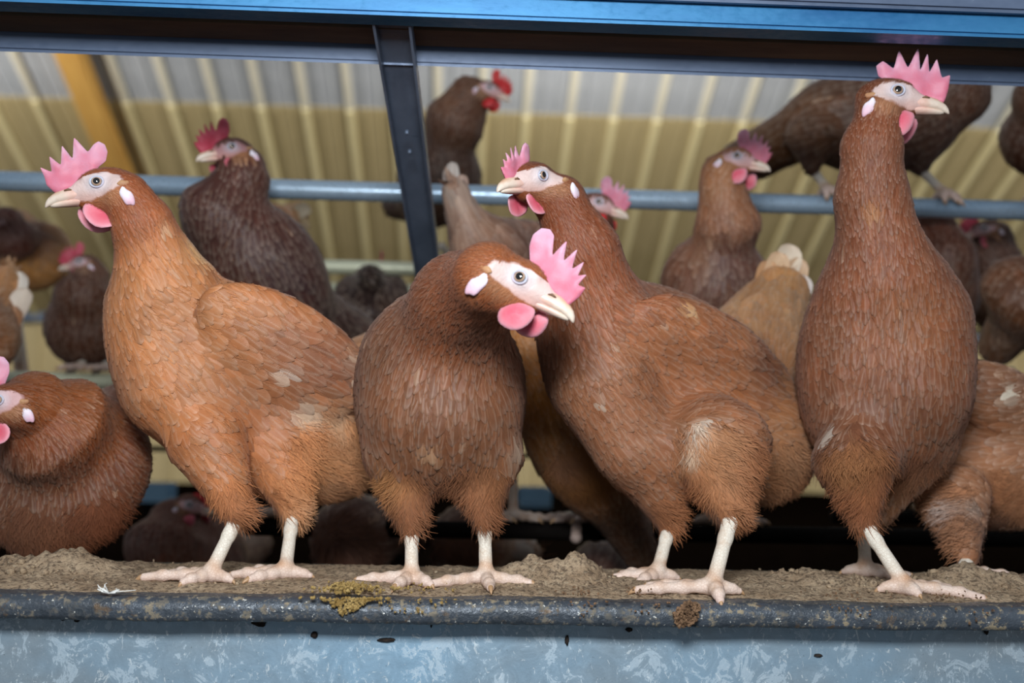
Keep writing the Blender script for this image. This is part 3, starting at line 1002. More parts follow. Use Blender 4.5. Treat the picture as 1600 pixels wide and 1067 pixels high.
def make_head(root, rootloc, H, comb, wat, pw, ears=True):
    detail = True
    Rm, T, s = H['R'], H['o'], H['s']
    base = Matrix([[*(Rm[i] * s), T[i] - rootloc[i]] for i in range(3)] + [[0, 0, 0, 1]])
    def put(name, me, loc=(0, 0, 0), rot=None, scale=(1, 1, 1), parent=None, label=None):
        o = bpy.data.objects.new(name, me); COL.objects.link(o)
        L = Matrix.Translation(loc) @ (rot.to_4x4() if rot else Matrix.Identity(4)) @ Matrix.Diagonal((*scale, 1))
        o.parent = root if parent is None else parent
        o.matrix_local = base @ L if parent is None else L
        if label: o['label'] = label
        return o
    put('comb', CMB[comb], (H.get('cx', 0), 0, 0), Matrix.Rotation(H.get('ctilt', 0), 3, 'X'), (H.get('cs', 1),) * 3)
    b = put('upper_beak', BEAK_UP)
    put('lower_beak', BEAK_LO)
    for y in (-1, 1):
        if detail:
            put('nostril', NOSTRIL, (0, y * .0070, -.0030), None, (1, 1, 1), b)
        put('eye', EYE_ME, (.0015, y * (surf_y(pw, H, .0015, .0008, y) - .0036), .0008), Matrix.Rotation(0 if y > 0 else PI, 3, 'Z') @ Matrix.Rotation(math.radians(6), 3, 'X'))
        if detail:
            put('eyelid', LID_ME, (.0015, y * (surf_y(pw, H, .0015, .0008, y) - .0001), .0008), Matrix.Rotation(y * -.10, 3, 'Z'))
            put('ear_tuft', EARTUFT, (-.0195, y * (surf_y(pw, H, -.0195, -.0035, y) - .0004), -.0035), Matrix.Rotation(.3, 3, 'Y'), label='tan feathered ear tuft')
        wy = min(.020, max(.0075, surf_y(pw, H, .006, -.028, y) + .001))
        fs_ = .006 if y * H['R'][1, 1] > 0 else 0
        put('wattle', WAT[wat], (.0135 + H.get('wx', 0) + fs_, y * wy, -.0150), Matrix.Rotation(y * .22, 3, 'X') @ Matrix.Rotation(H.get('wrot', .45), 3, 'Y'), (H.get('ws', 1),) * 3)
        if ears: put('ear_lobe', EAR_W, (-.0215, y * (surf_y(pw, H, -.0215, -.0150, y) + .0002), -.0150), Matrix.Rotation(.25, 3, 'Y'), (H.get('es', 1),) * 3)


def head_frame(eye, yaw_d, pitch_d, s=1.0, tilt=0.0, **kw):
    """eye: (px,py,Y) of the eye nearer the camera"""
    y_, p_ = math.radians(yaw_d), math.radians(pitch_d)
    f = v3(math.cos(y_) * math.cos(p_), math.sin(y_) * math.cos(p_), math.sin(p_))
    l = unit(np.cross(v3(0, 0, 1), f)); u = np.cross(f, l)
    if tilt:
        t = math.radians(tilt); l, u = l * math.cos(t) + u * math.sin(t), u * math.cos(t) - l * math.sin(t)
    E = P(*eye)
    sg = 1 if l[1] < 0 else -1
    R = np.stack([f, l, u], 1)
    o = E - R @ (v3(.0015, sg * .0165, .0008) * s)
    return dict(o=o, R=R, s=s, **kw)


FACE = lin((216, 194, 188)); FACE2 = lin((204, 152, 136))


def leg_part(root, rl, hock, ankle, facing, toes=None, s=1.0, dark=0.0, gridded=True, hang=None):
    """scaly shank with a four-toed foot; toes: list of (angle offset, length, drop)"""
    if toes is None: toes = [(0, .060, 0), (38, .046, 0), (-38, .046, 0), (178, .024, 0)]
    pr = []
    h, a = np.array(hock), np.array(ankle)
    pr.append(('rc', h, .0075 * s, h + (a - h) * .35, .0056 * s, .004))
    pr.append(('rc', h + (a - h) * .35, .0056 * s, a, .0062 * s, .004))
    pr.append(('rc', a, .0074 * s, a + v3(0, 0, -.003), .0074 * s, .003))
    claws = []
    for off, L, drop in toes:
        th = math.radians(facing + off)
        d = v3(math.cos(th), math.sin(th), 0)
        z0 = a[2]
        base_z = a[2] - .005
        p1 = a + d * .010 * s; p1[2] = base_z + .0015
        p2 = a + d * L * .40; p2[2] = base_z + .0005
        p3 = a + d * L * .72; p3[2] = base_z - drop * .4
        p4 = a + d * L; p4[2] = base_z - .0018 - drop
        r = .0052 * s
        if abs(off) > 120: r *= .82
        pr += [('rc', a + v3(0, 0, -.003), r * 1.15, p1, r, .0035), ('rc', p1, r * .92, p2, r * .86, .002), ('rc', p2, r * 1.06, p2 + d * .001, r * 1.06, .003), ('rc', p2, r * .92, p3, r * .78, .0015), ('rc', p3, r * .98, p3 + d * .001, r * .98, .003), ('rc', p3, r * .84, p4, r * .66, .0015)]
        claws.append((p4, d, r * .62, drop, L))
    V, F = surface_nets(pr, .0026)
    V = project(pr, V, 0, 2)
    # one Catmull-like refinement through bmesh
    me0 = mesh_np('leg', V - rl, F)
    bm = bmesh.new(); bm.from_mesh(me0)
    bmesh.ops.subdivide_edges(bm, edges=bm.edges[:], cuts=1, use_grid_fill=True)
    Q = np.array([v.co[:] for v in bm.verts]) + rl
    Q = project(pr, Q, 0, 2)
    for v, q in zip(bm.verts, Q): v.co = q - rl
    bm.to_mesh(me0); bm.free()
    base = np.array(lin((226, 218, 204))); pink = np.array(lin((222, 196, 184))); org = np.array(lin((196, 140, 92)))
    zz = (Q[:, 2] - a[2]) / max(h[2] - a[2], .01)
    n1 = wob(Q, 260, 1.0) * .5 + .5
    wp = np.clip(.55 - zz * 2.2, 0, 1)[:, None]
    wo = (np.exp(-((zz - .10) / .16) ** 2) * n1 * .75)[:, None]
    C = base * (1 - wp) + pink * wp
    C = C * (1 - wo) + org * wo
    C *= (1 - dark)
    at = me0.color_attributes.new('Col', 'FLOAT_COLOR', 'POINT')
    cc = np.ones((len(C), 4), np.float32); cc[:, :3] = C
    at.data.foreach_set('color', cc.ravel())
    me0.polygons.foreach_set('use_smooth', [True] * len(me0.polygons))
    o = link('leg', me0, root, [M_LEG])
    for p4, d, r, drop, L in claws:
        bm = bmesh.new()
        c0 = p4 - d * .002 - rl
        cl = .010 if L > .03 else .007
        tube(bm, [c0, c0 + d * cl * .4 + v3(0, 0, .0004), c0 + d * cl * .8 + v3(0, 0, -.0018 - drop * .2), c0 + d * cl * 1.05 + v3(0, 0, -.0042 - drop * .3)], [r * .95, r * .8, r * .45, r * .08], 8)
        link('claw', bm_mesh('claw', bm, True), o, [M_CLAW])
    return o


def feathers(prims, roots, nrm, dirs, L, W, C, lift, rows=(0, .28, .52, .70, .84, .94, 1.0), wprof=(.40, .84, 1.0, .93, .72, .42, .04), seed=0, conform=True):
    """one mesh of overlapping feathers, each bent to follow the body"""
    n = len(roots)
    if n == 0: return None
    side = np.cross(nrm, dirs)
    nr = len(rows)
    V = np.zeros((n, nr * 3, 3)); UV = np.zeros((n, nr * 3, 2))
    curl = NR.uniform(-.10, .10, n)
    for j, (t, wp) in enumerate(zip(rows, wprof)):
        for i, u in enumerate((-1, 0, 1)):
            p = roots + dirs * (L * t)[:, None] + side * (u * W * .5 * wp + curl * L * t * t)[:, None]
            
            V[:, j * 3 + i] = p
            UV[:, j * 3 + i] = (0.5 + u * .5 * max(wp, .3), t)
    Q = V.reshape(-1, 3)
    if conform: Q = project(prims, Q, 0, 2)
    G = grad(prims, Q)
    off = np.zeros((n, nr * 3))
    for j, t in enumerate(rows):
        for i, u in enumerate((-1, 0, 1)):
            off[:, j * 3 + i] = -.0008 + lift * (t ** .8) + (0.0007 if u == 0 else -.0004) * min(1, t * 3)
    Q = Q + G * off.reshape(-1, 1)
    F1 = []
    for j in range(nr - 1):
        for i in (0, 1):
            F1.append((j * 3 + i, j * 3 + i + 1, (j + 1) * 3 + i + 1, (j + 1) * 3 + i))
    F = (np.arange(n)[:, None, None] * (nr * 3) + np.array(F1)[None]).reshape(-1, 4)
    CC = np.repeat(C, nr * 3, axis=0)
    return mesh_np('plumage', Q, F, CC, UV.reshape(-1, 2))


def strands(prims, roots, nrm, dirs, L, W, C, lift, base=.0004):
    n = len(roots)
    rows = (0, .35, .7, 1.0)
    side = np.cross(nrm, dirs)
    V = np.zeros((n, 8, 3))
    bend = NR.uniform(-.5, .5, n); up_ = NR.uniform(.1, 1.0, n) * lift
    for j, t in enumerate(rows):
        c = roots + dirs * (L * t)[:, None] + side * (bend * L * t * t)[:, None]
        c = c + nrm * (up_ * t ** 1.2 - .0008)[:, None]
        hw = W * (1 - .85 * t) * .5
        V[:, j * 2] = c - side * hw[:, None]; V[:, j * 2 + 1] = c + side * hw[:, None]
    Q = V.reshape(-1, 3)
    sd = sdf(prims, Q)
    G = grad(prims, Q)
    Q = Q + G * np.clip(base - sd, 0, .02)[:, None]
    F1 = [(0, 1, 3, 2), (2, 3, 5, 4), (4, 5, 7, 6)]
    F = (np.arange(n)[:, None, None] * 8 + np.array(F1)[None]).reshape(-1, 4)
    return mesh_np('down', Q, F, np.repeat(C, 8, axis=0))


def conv_prims(spec):
    out = []
    for p in spec:
        if p[0] == 'rc':
            (x, y, Y, r), (x2, y2, Y2, r2), k = p[1], p[2], p[3]
            out.append(('rc', P(x, y, Y), r * S(Y), P(x2, y2, Y2), r2 * S(Y2), k * S(Y)))
        elif p[0] == 'el':   # el (A),(B), r_image, r_depth, k [,hint]
            A, B = P(*p[1]), P(*p[2])
            k = p[5]
            hint = np.array(p[6], float) if len(p) > 6 else np.cross(unit(B - A), v3(0, 1, 0))
            R = R_axis(A, B, hint)
            s = S((p[1][2] + p[2][2]) / 2)
            out.append(('el', (A + B) / 2, R, np.array((np.linalg.norm(B - A) / 2, p[3] * s, p[4] * s)), k * s))
    return out


class Hen:
    pass


def build_hen(label, H, prims, spine, patches=(), fluff=(), wings=(), legs=(), group=None, lod=1.0, comb='ap', wat='p', head=True, ears=True, grid=.006, fmul=1.0, tails=(), neckroot=None, seed=1, prim_world=False, shade=1.0, headcol=None):
    """spine: list of (point, length, width, colour) from the head to the tail; patches (point, radius, colour, strength)"""
    pw = list(prims) if prim_world else conv_prims(prims)
    cv = (lambda q: np.array(q[:3], float)) if prim_world else (lambda q: P(*q[:3]))
    if head: pw = pw + head_prims(H, .007)
    if head and neckroot is not None:
        nr_, rr = (cv(neckroot[:3]), neckroot[3] * (1 if prim_world else S(neckroot[2])))
        hb = H['o'] + H['R'] @ (v3(-.012, 0, -.008) * H['s'])
        pw.append(('rc', hb, .0145 * H['s'], nr_, rr, .010))
    low = min([(np.array(l[1])[2]) for l in legs], default=0)
    ctr = pw[0][1] if pw[0][0] == 'el' else (pw[0][1] + pw[0][3]) / 2
    zbase = 0.004 if not legs else max(0, low - .013)
    rl = np.array((ctr[0], ctr[1], zbase))
    root = empty('hen', rl, label, 'hen', group)
    # body surface
    V, F = surface_nets(pw, grid * (1.0 if lod >= 1 else 1.7))
    bm = bmesh.new(); bm.from_mesh(mesh_np('b', V, F))
    def refine(sel):
        es = [e for e in bm.edges if sel(e)]
        if es: bmesh.ops.subdivide_edges(bm, edges=es, cuts=1, use_grid_fill=True)
        Q = np.array([v.co[:] for v in bm.verts]); Q = project(pw, Q, 0, 2)
        for v, q in zip(bm.verts, Q): v.co = q
        return Q
    Q = refine(lambda e: True)
    if head:
        ho = Vector(H['o'])
        for rr in ([.050, .040] if lod >= 1 else [.035]):
            Q = refine(lambda e: (e.verts[0].co - ho).length < rr)
    big = [f for f in bm.faces if len(f.verts) > 4]
    if big: bmesh.ops.triangulate(bm, faces=big)
    sp = [(cv(q[0]), q[1], q[2], np.array(lin(q[3]))) for q in spine]
    def field(X):
        """smooth tangent, feather size and colour from the spine"""
        T = np.zeros_like(X); Lw = np.zeros((len(X), 2)); Cc = np.zeros_like(X); Wt = np.zeros(len(X))
        for a, b in zip(sp, sp[1:]):
            ab = b[0] - a[0]
            t = np.clip(((X - a[0]) @ ab) / (ab @ ab), 0, 1)
            d2 = ((X - (a[0] + t[:, None] * ab)) ** 2).sum(1)
            wt = 1 / (d2 + 1e-5) ** 2.5
            T += wt[:, None] * unit(ab)
            Lw[:, 0] += wt * (a[1] + (b[1] - a[1]) * t); Lw[:, 1] += wt * (a[2] + (b[2] - a[2]) * t)
            Cc += wt[:, None] * (a[3] + (b[3] - a[3]) * t[:, None]); Wt += wt
        return T / (np.linalg.norm(T, axis=1)[:, None] + 1e-12), Lw / Wt[:, None] * .001, Cc / Wt[:, None]
    def snap(c):
        if prim_world: return np.array(c[:3], float)
        c = P(*c[:3]); d = unit(c - CAM); x = c - d * .16
        for _ in range(60):
            e = sdf(pw, x[None])[0]
            if e < .0004: return x
            x = x + d * max(e * .8, .0004)
            if np.linalg.norm(x - CAM) > np.linalg.norm(c - CAM) + .25: return c
        return x
    pt = [(snap(q[0]), q[1] * (1 if prim_world else S(q[0][2])), np.array(lin(q[2])), q[3]) for q in patches]
    def colour(X, jit=0.0):
        T, Lw, C = field(X)
        nz = wob(X, 45, seed)
        for c, r, rgb, st in pt:
            d = np.linalg.norm(X - c, axis=1) / r
            wgt = st * np.clip(1.35 - d * (1 + .35 * wob(X, 130, seed * 2)), 0, 1) ** 1.2
            wgt = np.clip(wgt, 0, 1)[:, None]
            C = C * (1 - wgt) + rgb * wgt
        if head:
            l_ = ((X - H['o']) @ H['R']) / H['s']
            wc = np.clip(1.3 - np.hypot((l_[:, 0] + .006) / .016, (l_[:, 2] + .010) / .009), 0, 1)[:, None] * .65 * (np.linalg.norm(l_, axis=1) < .04)[:, None]
            C = C * (1 - wc) + np.array(lin((190, 138, 104))) * wc
        C = C * (1 + .13 * nz)[:, None]
        if jit:
            j = NR.normal(0, jit, len(X)); C = C * (1 + j)[:, None]
            k = NR.normal(0, jit * .35, len(X)); C[:, 0] *= 1 + k; C[:, 2] *= 1 - k
        C = C * np.array((1.0, .985, .88))
        lum = C @ np.array((.3, .5, .2))
        C = (C * .97 + lum[:, None] * .03)
        hv = wob(X, 26, seed + 4)[:, None] * .5 + wob(X, 70, seed + 9)[:, None] * .3
        C = C * (1 + hv * np.array((.16, .02, -.20)))
        return np.clip(C, .004, .95) * shade
    def facemask(X):
        l = ((X - H['o']) @ H['R']) / H['s']
        e = ((l[:, 0] - .012) / .0200) ** 2 + ((l[:, 2] + .002) / .0112) ** 2
        e2 = ((l[:, 0] + .002) / .0165) ** 2 + ((l[:, 2] - .000) / .0090) ** 2
        m_ = np.minimum(e, e2)
        m_ = m_ * (1 + .16 * wob(X, 420, 3) + .10 * wob(X, 900, 7))
        near = (np.linalg.norm(l, axis=1) < .045)
        top = (l[:, 2] > .0105 - np.clip(l[:, 0], 0, .03) * .30) & (l[:, 0] < .024)
        out = np.where(near, m_, 9.0)
        return np.where(top, 9.0, out), l
    C = colour(Q) * .80
    if head:
        fm, l = facemask(Q)
        wgt = np.clip((1.25 - fm) / .35, 0, 1)[:, None]
        sk = np.array(H.get('face', FACE)) * (1 + .10 * wob(Q, 300, 2))[:, None]
        de = np.hypot(l[:, 0] - .0015, l[:, 2] - .0008)
        ew = np.clip(1.3 - de / .0100, 0, 1)[:, None] * .6
        sk = sk * (1 - ew) + np.array(lin((206, 210, 220))) * ew
        jaw = np.clip((-.004 - l[:, 2]) / .008, 0, 1)[:, None]
        sk = sk * (1 - jaw * .5) + np.array(FACE2) * jaw * .5
        C = C * (1 - wgt) + sk * wgt
    for v, q in zip(bm.verts, Q - rl): v.co = q
    me = bpy.data.meshes.new('body'); bm.to_mesh(me)
    tri = np.array([[v.index for v in f.verts][:3] for f in bm.faces]); bm.free()
    at = me.color_attributes.new('Col', 'FLOAT_COLOR', 'POINT')
    cc = np.ones((len(C), 4), np.float32); cc[:, :3] = C; at.data.foreach_set('color', cc.ravel())
    me.polygons.foreach_set('use_smooth', [True] * len(me.polygons))
    link('body', me, root, [M_BODY])
    # sample feather roots
    me.calc_loop_triangles()
    nt = len(me.loop_triangles)
    ti = np.zeros(nt * 3, dtype=np.int32); me.loop_triangles.foreach_get('vertices', ti); ti = ti.reshape(-1, 3)
    co = Q
    A_, B_, C_ = co[ti[:, 0]], co[ti[:, 1]], co[ti[:, 2]]
    ar = np.linalg.norm(np.cross(B_ - A_, C_ - A_), axis=1) / 2
    _, Lw, _ = field((A_ + B_ + C_) / 3)
    fl = [(snap(q), q[3] * (1 if prim_world else S(q[2])), (q[4] if len(q) > 4 else None)) for q in fluff]
    wg = [(snap(q[0]), snap(q[1]), q[2] * (1 if prim_world else S(q[0][2])), q[3], q[4]) for q in wings]
    fs = fmul * (1.0 if lod >= 1 else 1.45)
    sp_ = .40 * np.sqrt(Lw[:, 0] * Lw[:, 1]) * fs
    want = ar / (sp_ ** 2) * 3.0
    cum = np.cumsum(want); N_ = int(cum[-1])
    ix = np.searchsorted(cum, NR.uniform(0, cum[-1], N_)); ix = np.clip(ix, 0, nt - 1)
    r1, r2 = NR.rand(N_), NR.rand(N_); f_ = r1 + r2 > 1; r1[f_] = 1 - r1[f_]; r2[f_] = 1 - r2[f_]
    X = A_[ix] + (B_ - A_)[ix] * r1[:, None] + (C_ - A_)[ix] * r2[:, None]
    T, Lw, _ = field(X)
    sp_ = .40 * np.sqrt(Lw[:, 0] * Lw[:, 1]) * fs
    # stratify: greedy thinning through a kd-tree
    kd = KDTree(N_)
    for i, x in enumerate(X): kd.insert(x, i)
    kd.balance()
    alive = np.ones(N_, bool)
    for i in range(N_):
        if alive[i]:
            for _, j, _ in kd.find_range(X[i], sp_[i] * .82):
                if j > i: alive[j] = False
    X = X[alive]; T = T[alive]; Lw = Lw[alive]
    nrm = grad(pw, X)
    dirs = T - nrm * (T * nrm).sum(1)[:, None]
    g = v3(0, 0, -1) - nrm * nrm[:, 2:3] * -1 * 1.0
    dirs += 0.12 * (g)
    # fluff zones
    isf = np.zeros(len(X), bool)
    for c, r, dr in fl:
        isf |= np.linalg.norm(X - c, axis=1) < r * (1 + .12 * wob(X, 90, 3))
    wingm = np.zeros(len(X), bool)
    for a, b, r, L_, W_ in wg:
        ab = b - a
        t = np.clip(((X - a) @ ab) / (ab @ ab), 0, 1)
        m_ = (np.linalg.norm(X - (a + t[:, None] * ab), axis=1) < r) & ~isf
        wingm |= m_
        Lw[m_, 0] = .001 * (L_ * (.55 + .65 * t[m_])); Lw[m_, 1] = .001 * W_
        dd = unit(ab) - nrm[m_] * (nrm[m_] @ unit(ab))[:, None]
        dirs[m_] = dirs[m_] * .25 + dd * .9
    dirs += NR.normal(0, .10, dirs.shape); dirs -= nrm * (dirs * nrm).sum(1)[:, None]
    dirs /= np.linalg.norm(dirs, axis=1)[:, None] + 1e-9
    keep = np.ones(len(X), bool)
    if head:
        fm, l = facemask(X)
        keep &= fm > 1.08
        keep &= ~((np.linalg.norm(l, axis=1) < .06) & (l[:, 0] > .0165))
    for l_ in legs:
        pass
    k1 = keep & ~isf
    Lk, Wk = Lw[k1, 0] * 1.12 * fs * NR.uniform(.85, 1.15, k1.sum()), Lw[k1, 1] * fs * NR.uniform(.85, 1.12, k1.sum())
    Cf = colour(X[k1], .085)
    stray = NR.rand(len(Cf)) < .004
    Cf[stray] = Cf[stray] * .65 + np.array(lin((206, 170, 140))) * .35 * shade
    lift = np.clip(Lk * .065, .0004, .0020) * NR.uniform(.7, 1.5, len(Lk))
    me = feathers(pw, X[k1] - dirs[k1] * (Lk * .3)[:, None], nrm[k1], dirs[k1], Lk, Wk, Cf, lift, *(() if lod >= 1 else ((0, .5, .85, 1.0), (.5, 1.0, .8, .15))))
    if me is not None:
        me.vertices.foreach_set('co', (np.array([0.0]) if False else (lambda a: (a.reshape(-1, 3) - rl).astype(np.float32).ravel())(_co(me))))
        tag(link('plumage', me, root, [M_FEATHER]), kind='stuff')
    # fine loose barbs over the feathers
    rep_ = 3 if lod >= 1 else 1
    Xs = np.repeat(X[k1], rep_, axis=0); Lr = np.repeat(Lk, rep_); Wr = np.repeat(Wk, rep_)
    ns = np.repeat(nrm[k1], rep_, axis=0); ds = np.repeat(dirs[k1], rep_, axis=0)
    sd_ = np.cross(ns, ds)
    Xs = Xs + ds * (NR.uniform(-.3, .5, len(Xs)) * Lr)[:, None] + sd_ * (NR.uniform(-.5, .5, len(Xs)) * Wr)[:, None]
    Xs = project(pw, Xs, 0, 1); ns = grad(pw, Xs)
    ds = ds + NR.normal(0, .10, ds.shape); ds -= ns * (ds * ns).sum(1)[:, None]; ds /= np.linalg.norm(ds, axis=1)[:, None] + 1e-9
    Cs = colour(Xs, .10); hl = NR.rand(len(Xs)) ** 3 * .35
    Cs = Cs * (1 - hl[:, None]) + np.array(lin((206, 160, 124))) * shade * hl[:, None] * .9
    me = strands(pw, Xs, ns, ds, Lr * NR.uniform(.35, .6, len(Xs)), np.clip(Wr * .07, .0003, .0008), Cs, .0018, base=.0010)
    me.vertices.foreach_set('co', (_co(me).reshape(-1, 3) - rl).astype(np.float32).ravel())
    tag(link('loose_barbs', me, root, [M_DOWN]), kind='stuff')
    # down
    if isf.any():
        rep = 24 if lod >= 1 else 9
        k2 = isf & keep
        n0 = k2.sum()
        Xs = np.repeat(X[k2], rep, axis=0)
        ns = np.repeat(nrm[k2], rep, axis=0)
        ds = np.repeat(dirs[k2], rep, axis=0)
        Lr = np.repeat(Lw[k2, 0], rep)
        sd_ = np.cross(ns, ds)
        spd = np.repeat(np.sqrt(Lw[k2, 0] * Lw[k2, 1]) * .6, rep)
        Xs = Xs + ds * (NR.uniform(-1, 1, len(Xs)) * spd)[:, None] + sd_ * (NR.uniform(-1, 1, len(Xs)) * spd)[:, None]
        Xs = project(pw, Xs, 0, 1)
        ns = grad(pw, Xs)
        down_ = v3(0, 0, -1) - ns * ns[:, 2:3] * -1
        cl = wob(Xs, 120, 5)
        ds = ds * .8 + down_ * .45 + np.cross(ns, ds) * (cl * .9)[:, None] + NR.normal(0, .14, ds.shape)
        ds -= ns * (ds * ns).sum(1)[:, None]; ds /= np.linalg.norm(ds, axis=1)[:, None] + 1e-9
        Ls = NR.uniform(.012, .021, len(Xs)) * fs ** .5
        Cs = colour(Xs, .09) * (1 + .16 * wob(Xs, 210, 1))[:, None]
        me = strands(pw, Xs, ns, ds, Ls, np.full(len(Xs), .0011 if lod >= 1 else .0024), np.clip(Cs, .003, 1), .0055)
        me.vertices.foreach_set('co', (_co(me).reshape(-1, 3) - rl).astype(np.float32).ravel())
        tag(link('down', me, root, [M_DOWN]), kind='stuff')
    if head: make_head(root, rl, H, comb, wat, pw, ears)
    for tf in tails:      # (root, tip, width_mm, colour)
        a, b = cv(tf[0]), cv(tf[1])
        me = vane(a - rl, b - rl, tf[2] * .001, tf[3], shade)
        link('tail_feather', me, root, [M_FEATHER])
    for l_ in legs:
        leg_part(root, rl, *l_[:2], **(l_[2] if len(l_) > 2 else {}))
    return root


def _co(me):
    a = np.zeros(len(me.vertices) * 3, np.float32); me.vertices.foreach_get('co', a); return a.astype(float)


def vane(a, b, w_, rgb, shade=1.0):
    """one large stiff feather, curved across and along, with thickness"""
    u = unit(b - a); L = np.linalg.norm(b - a)
    sd = np.cross(u, v3(0, 1, 0)); sd = unit(sd if np.linalg.norm(sd) > .1 else v3(1, 0, 0)); nn = np.cross(sd, u)
    rows = [(0, .25), (.2, .7), (.45, .95), (.7, 1.0), (.85, .97), (.94, .80), (.985, .5), (1, .28)]
    V, UV, F = [], [], []
    n = 5
    for lay in (0, 1):
        for t, wp in rows:
            for i in range(n):
                q = i / (n - 1) * 2 - 1
                V.append(a + u * L * (t - .02 * q * q) + sd * q * w_ * .5 * wp + nn * ((.0010 if lay else 0) - .15 * w_ * q * q + .04 * L * t * t))
                UV.append((.5 + q * .5, t * .9))
    m_ = len(rows)
    for lay in (0, 1):
        for j in range(m_ - 1):
            for i in range(n - 1):
                f = [lay * m_ * n + j * n + i, lay * m_ * n + j * n + i + 1, lay * m_ * n + (j + 1) * n + i + 1, lay * m_ * n + (j + 1) * n + i]
                F.append(f if lay else f[::-1])
    return mesh_np('tail_feather', V, F, np.tile(np.array(lin(rgb)) * shade, (len(V), 1)), UV)


CH = (150, 92, 56)    # general chestnut
def foot(px, Y, z=.0125):
    p = P(px, 900, Y); p[2] = z; return p

# ---- hen 1: side-on at the left
H1 = head_frame((151, 284, .035), 193, -8, 1.07, cs=1.02, cx=-.002, ws=1.25, wrot=1.0)
build_hen('light chestnut hen at the left, in profile with a tall five-pointed pink comb', H1,
    [('el', (196, 478, .085), (572, 735, .21), 142, 112, 40),
     ('rc', (240, 500, .085, 68), (275, 600, .09, 80), 40),
     ('rc', (254, 440, .085, 74), (222, 350, .06, 42), 40),
     ('rc', (222, 350, .06, 42), (196, 305, .05, 32), 20),
     ('rc', (325, 690, .07, 60), (374, 800, .05, 21), 36),
     ('rc', (440, 715, .12, 62), (458, 800, .095, 19), 36),
     ('el', (420, 640, .11), (578, 745, .20), 82, 58, 30),
     ('rc', (530, 600, .22, 56), (590, 540, .34, 24), 40),
     ('el', (315, 462, .045), (575, 620, .12), 72, 28, 26)],
    [((120, 285, .04), 5, 3, (158, 88, 52)), ((190, 275, .05), 6.5, 3.2, (152, 82, 48)), ((225, 330, .06), 13, 4.5, (164, 92, 54)), ((262, 400, .07), 22, 8, (190, 124, 76)),
     ((330, 500, .09), 20, 14, (190, 122, 76)), ((440, 590, .1), 24, 15, (178, 112, 72)), ((560, 660, .12), 26, 14, (192, 138, 100)), ((640, 560, .25), 60, 18, (196, 142, 102))],
    patches=[((470, 640, .07), 26, (230, 205, 185), .8), ((520, 650, .07), 30, (222, 190, 165), .6), ((540, 555, .08), 18, (232, 216, 200), .85), ((556, 590, .09), 12, (232, 216, 200), .8),
             ((500, 560, .05), 80, (132, 82, 60), .9), ((430, 530, .05), 60, (150, 94, 66), .6), ((430, 580, .04), 12, (226, 204, 190), .6), ((300, 385, .04), 30, (216, 170, 120), .8), ((345, 415, .06), 26, (226, 194, 154), .9), ((256, 350, .05), 12, (222, 190, 160), .5),
             ((200, 600, .04), 45, (166, 118, 90), .5), ((205, 340, .03), 34, (120, 62, 38), .45), ((370, 800, .05), 50, (150, 100, 74), .5), ((500, 800, .1), 50, (196, 160, 136), .6), ((330, 740, .03), 50, (172, 114, 76), .3)],
    fluff=[(510, 725, .06, 88), (455, 780, .09, 60), (355, 780, .04, 42), (590, 760, .1, 60)],
    wings=[((300, 480, .04), (590, 620, .06), 62, 34, 15)],
    legs=[(P(372, 806, .05), foot(331, .034), dict(facing=181, toes=[(0, .058, 0), (52, .030, 0), (-30, .048, 0), (150, .022, 0)])), (P(458, 800, .095), foot(446, .055), dict(facing=183, toes=[(0, .046, 0), (40, .036, 0), (-34, .042, 0), (175, .022, 0)]))],
    neckroot=(200, 310, .05, 31), comb='ap', seed=1, shade=.98)

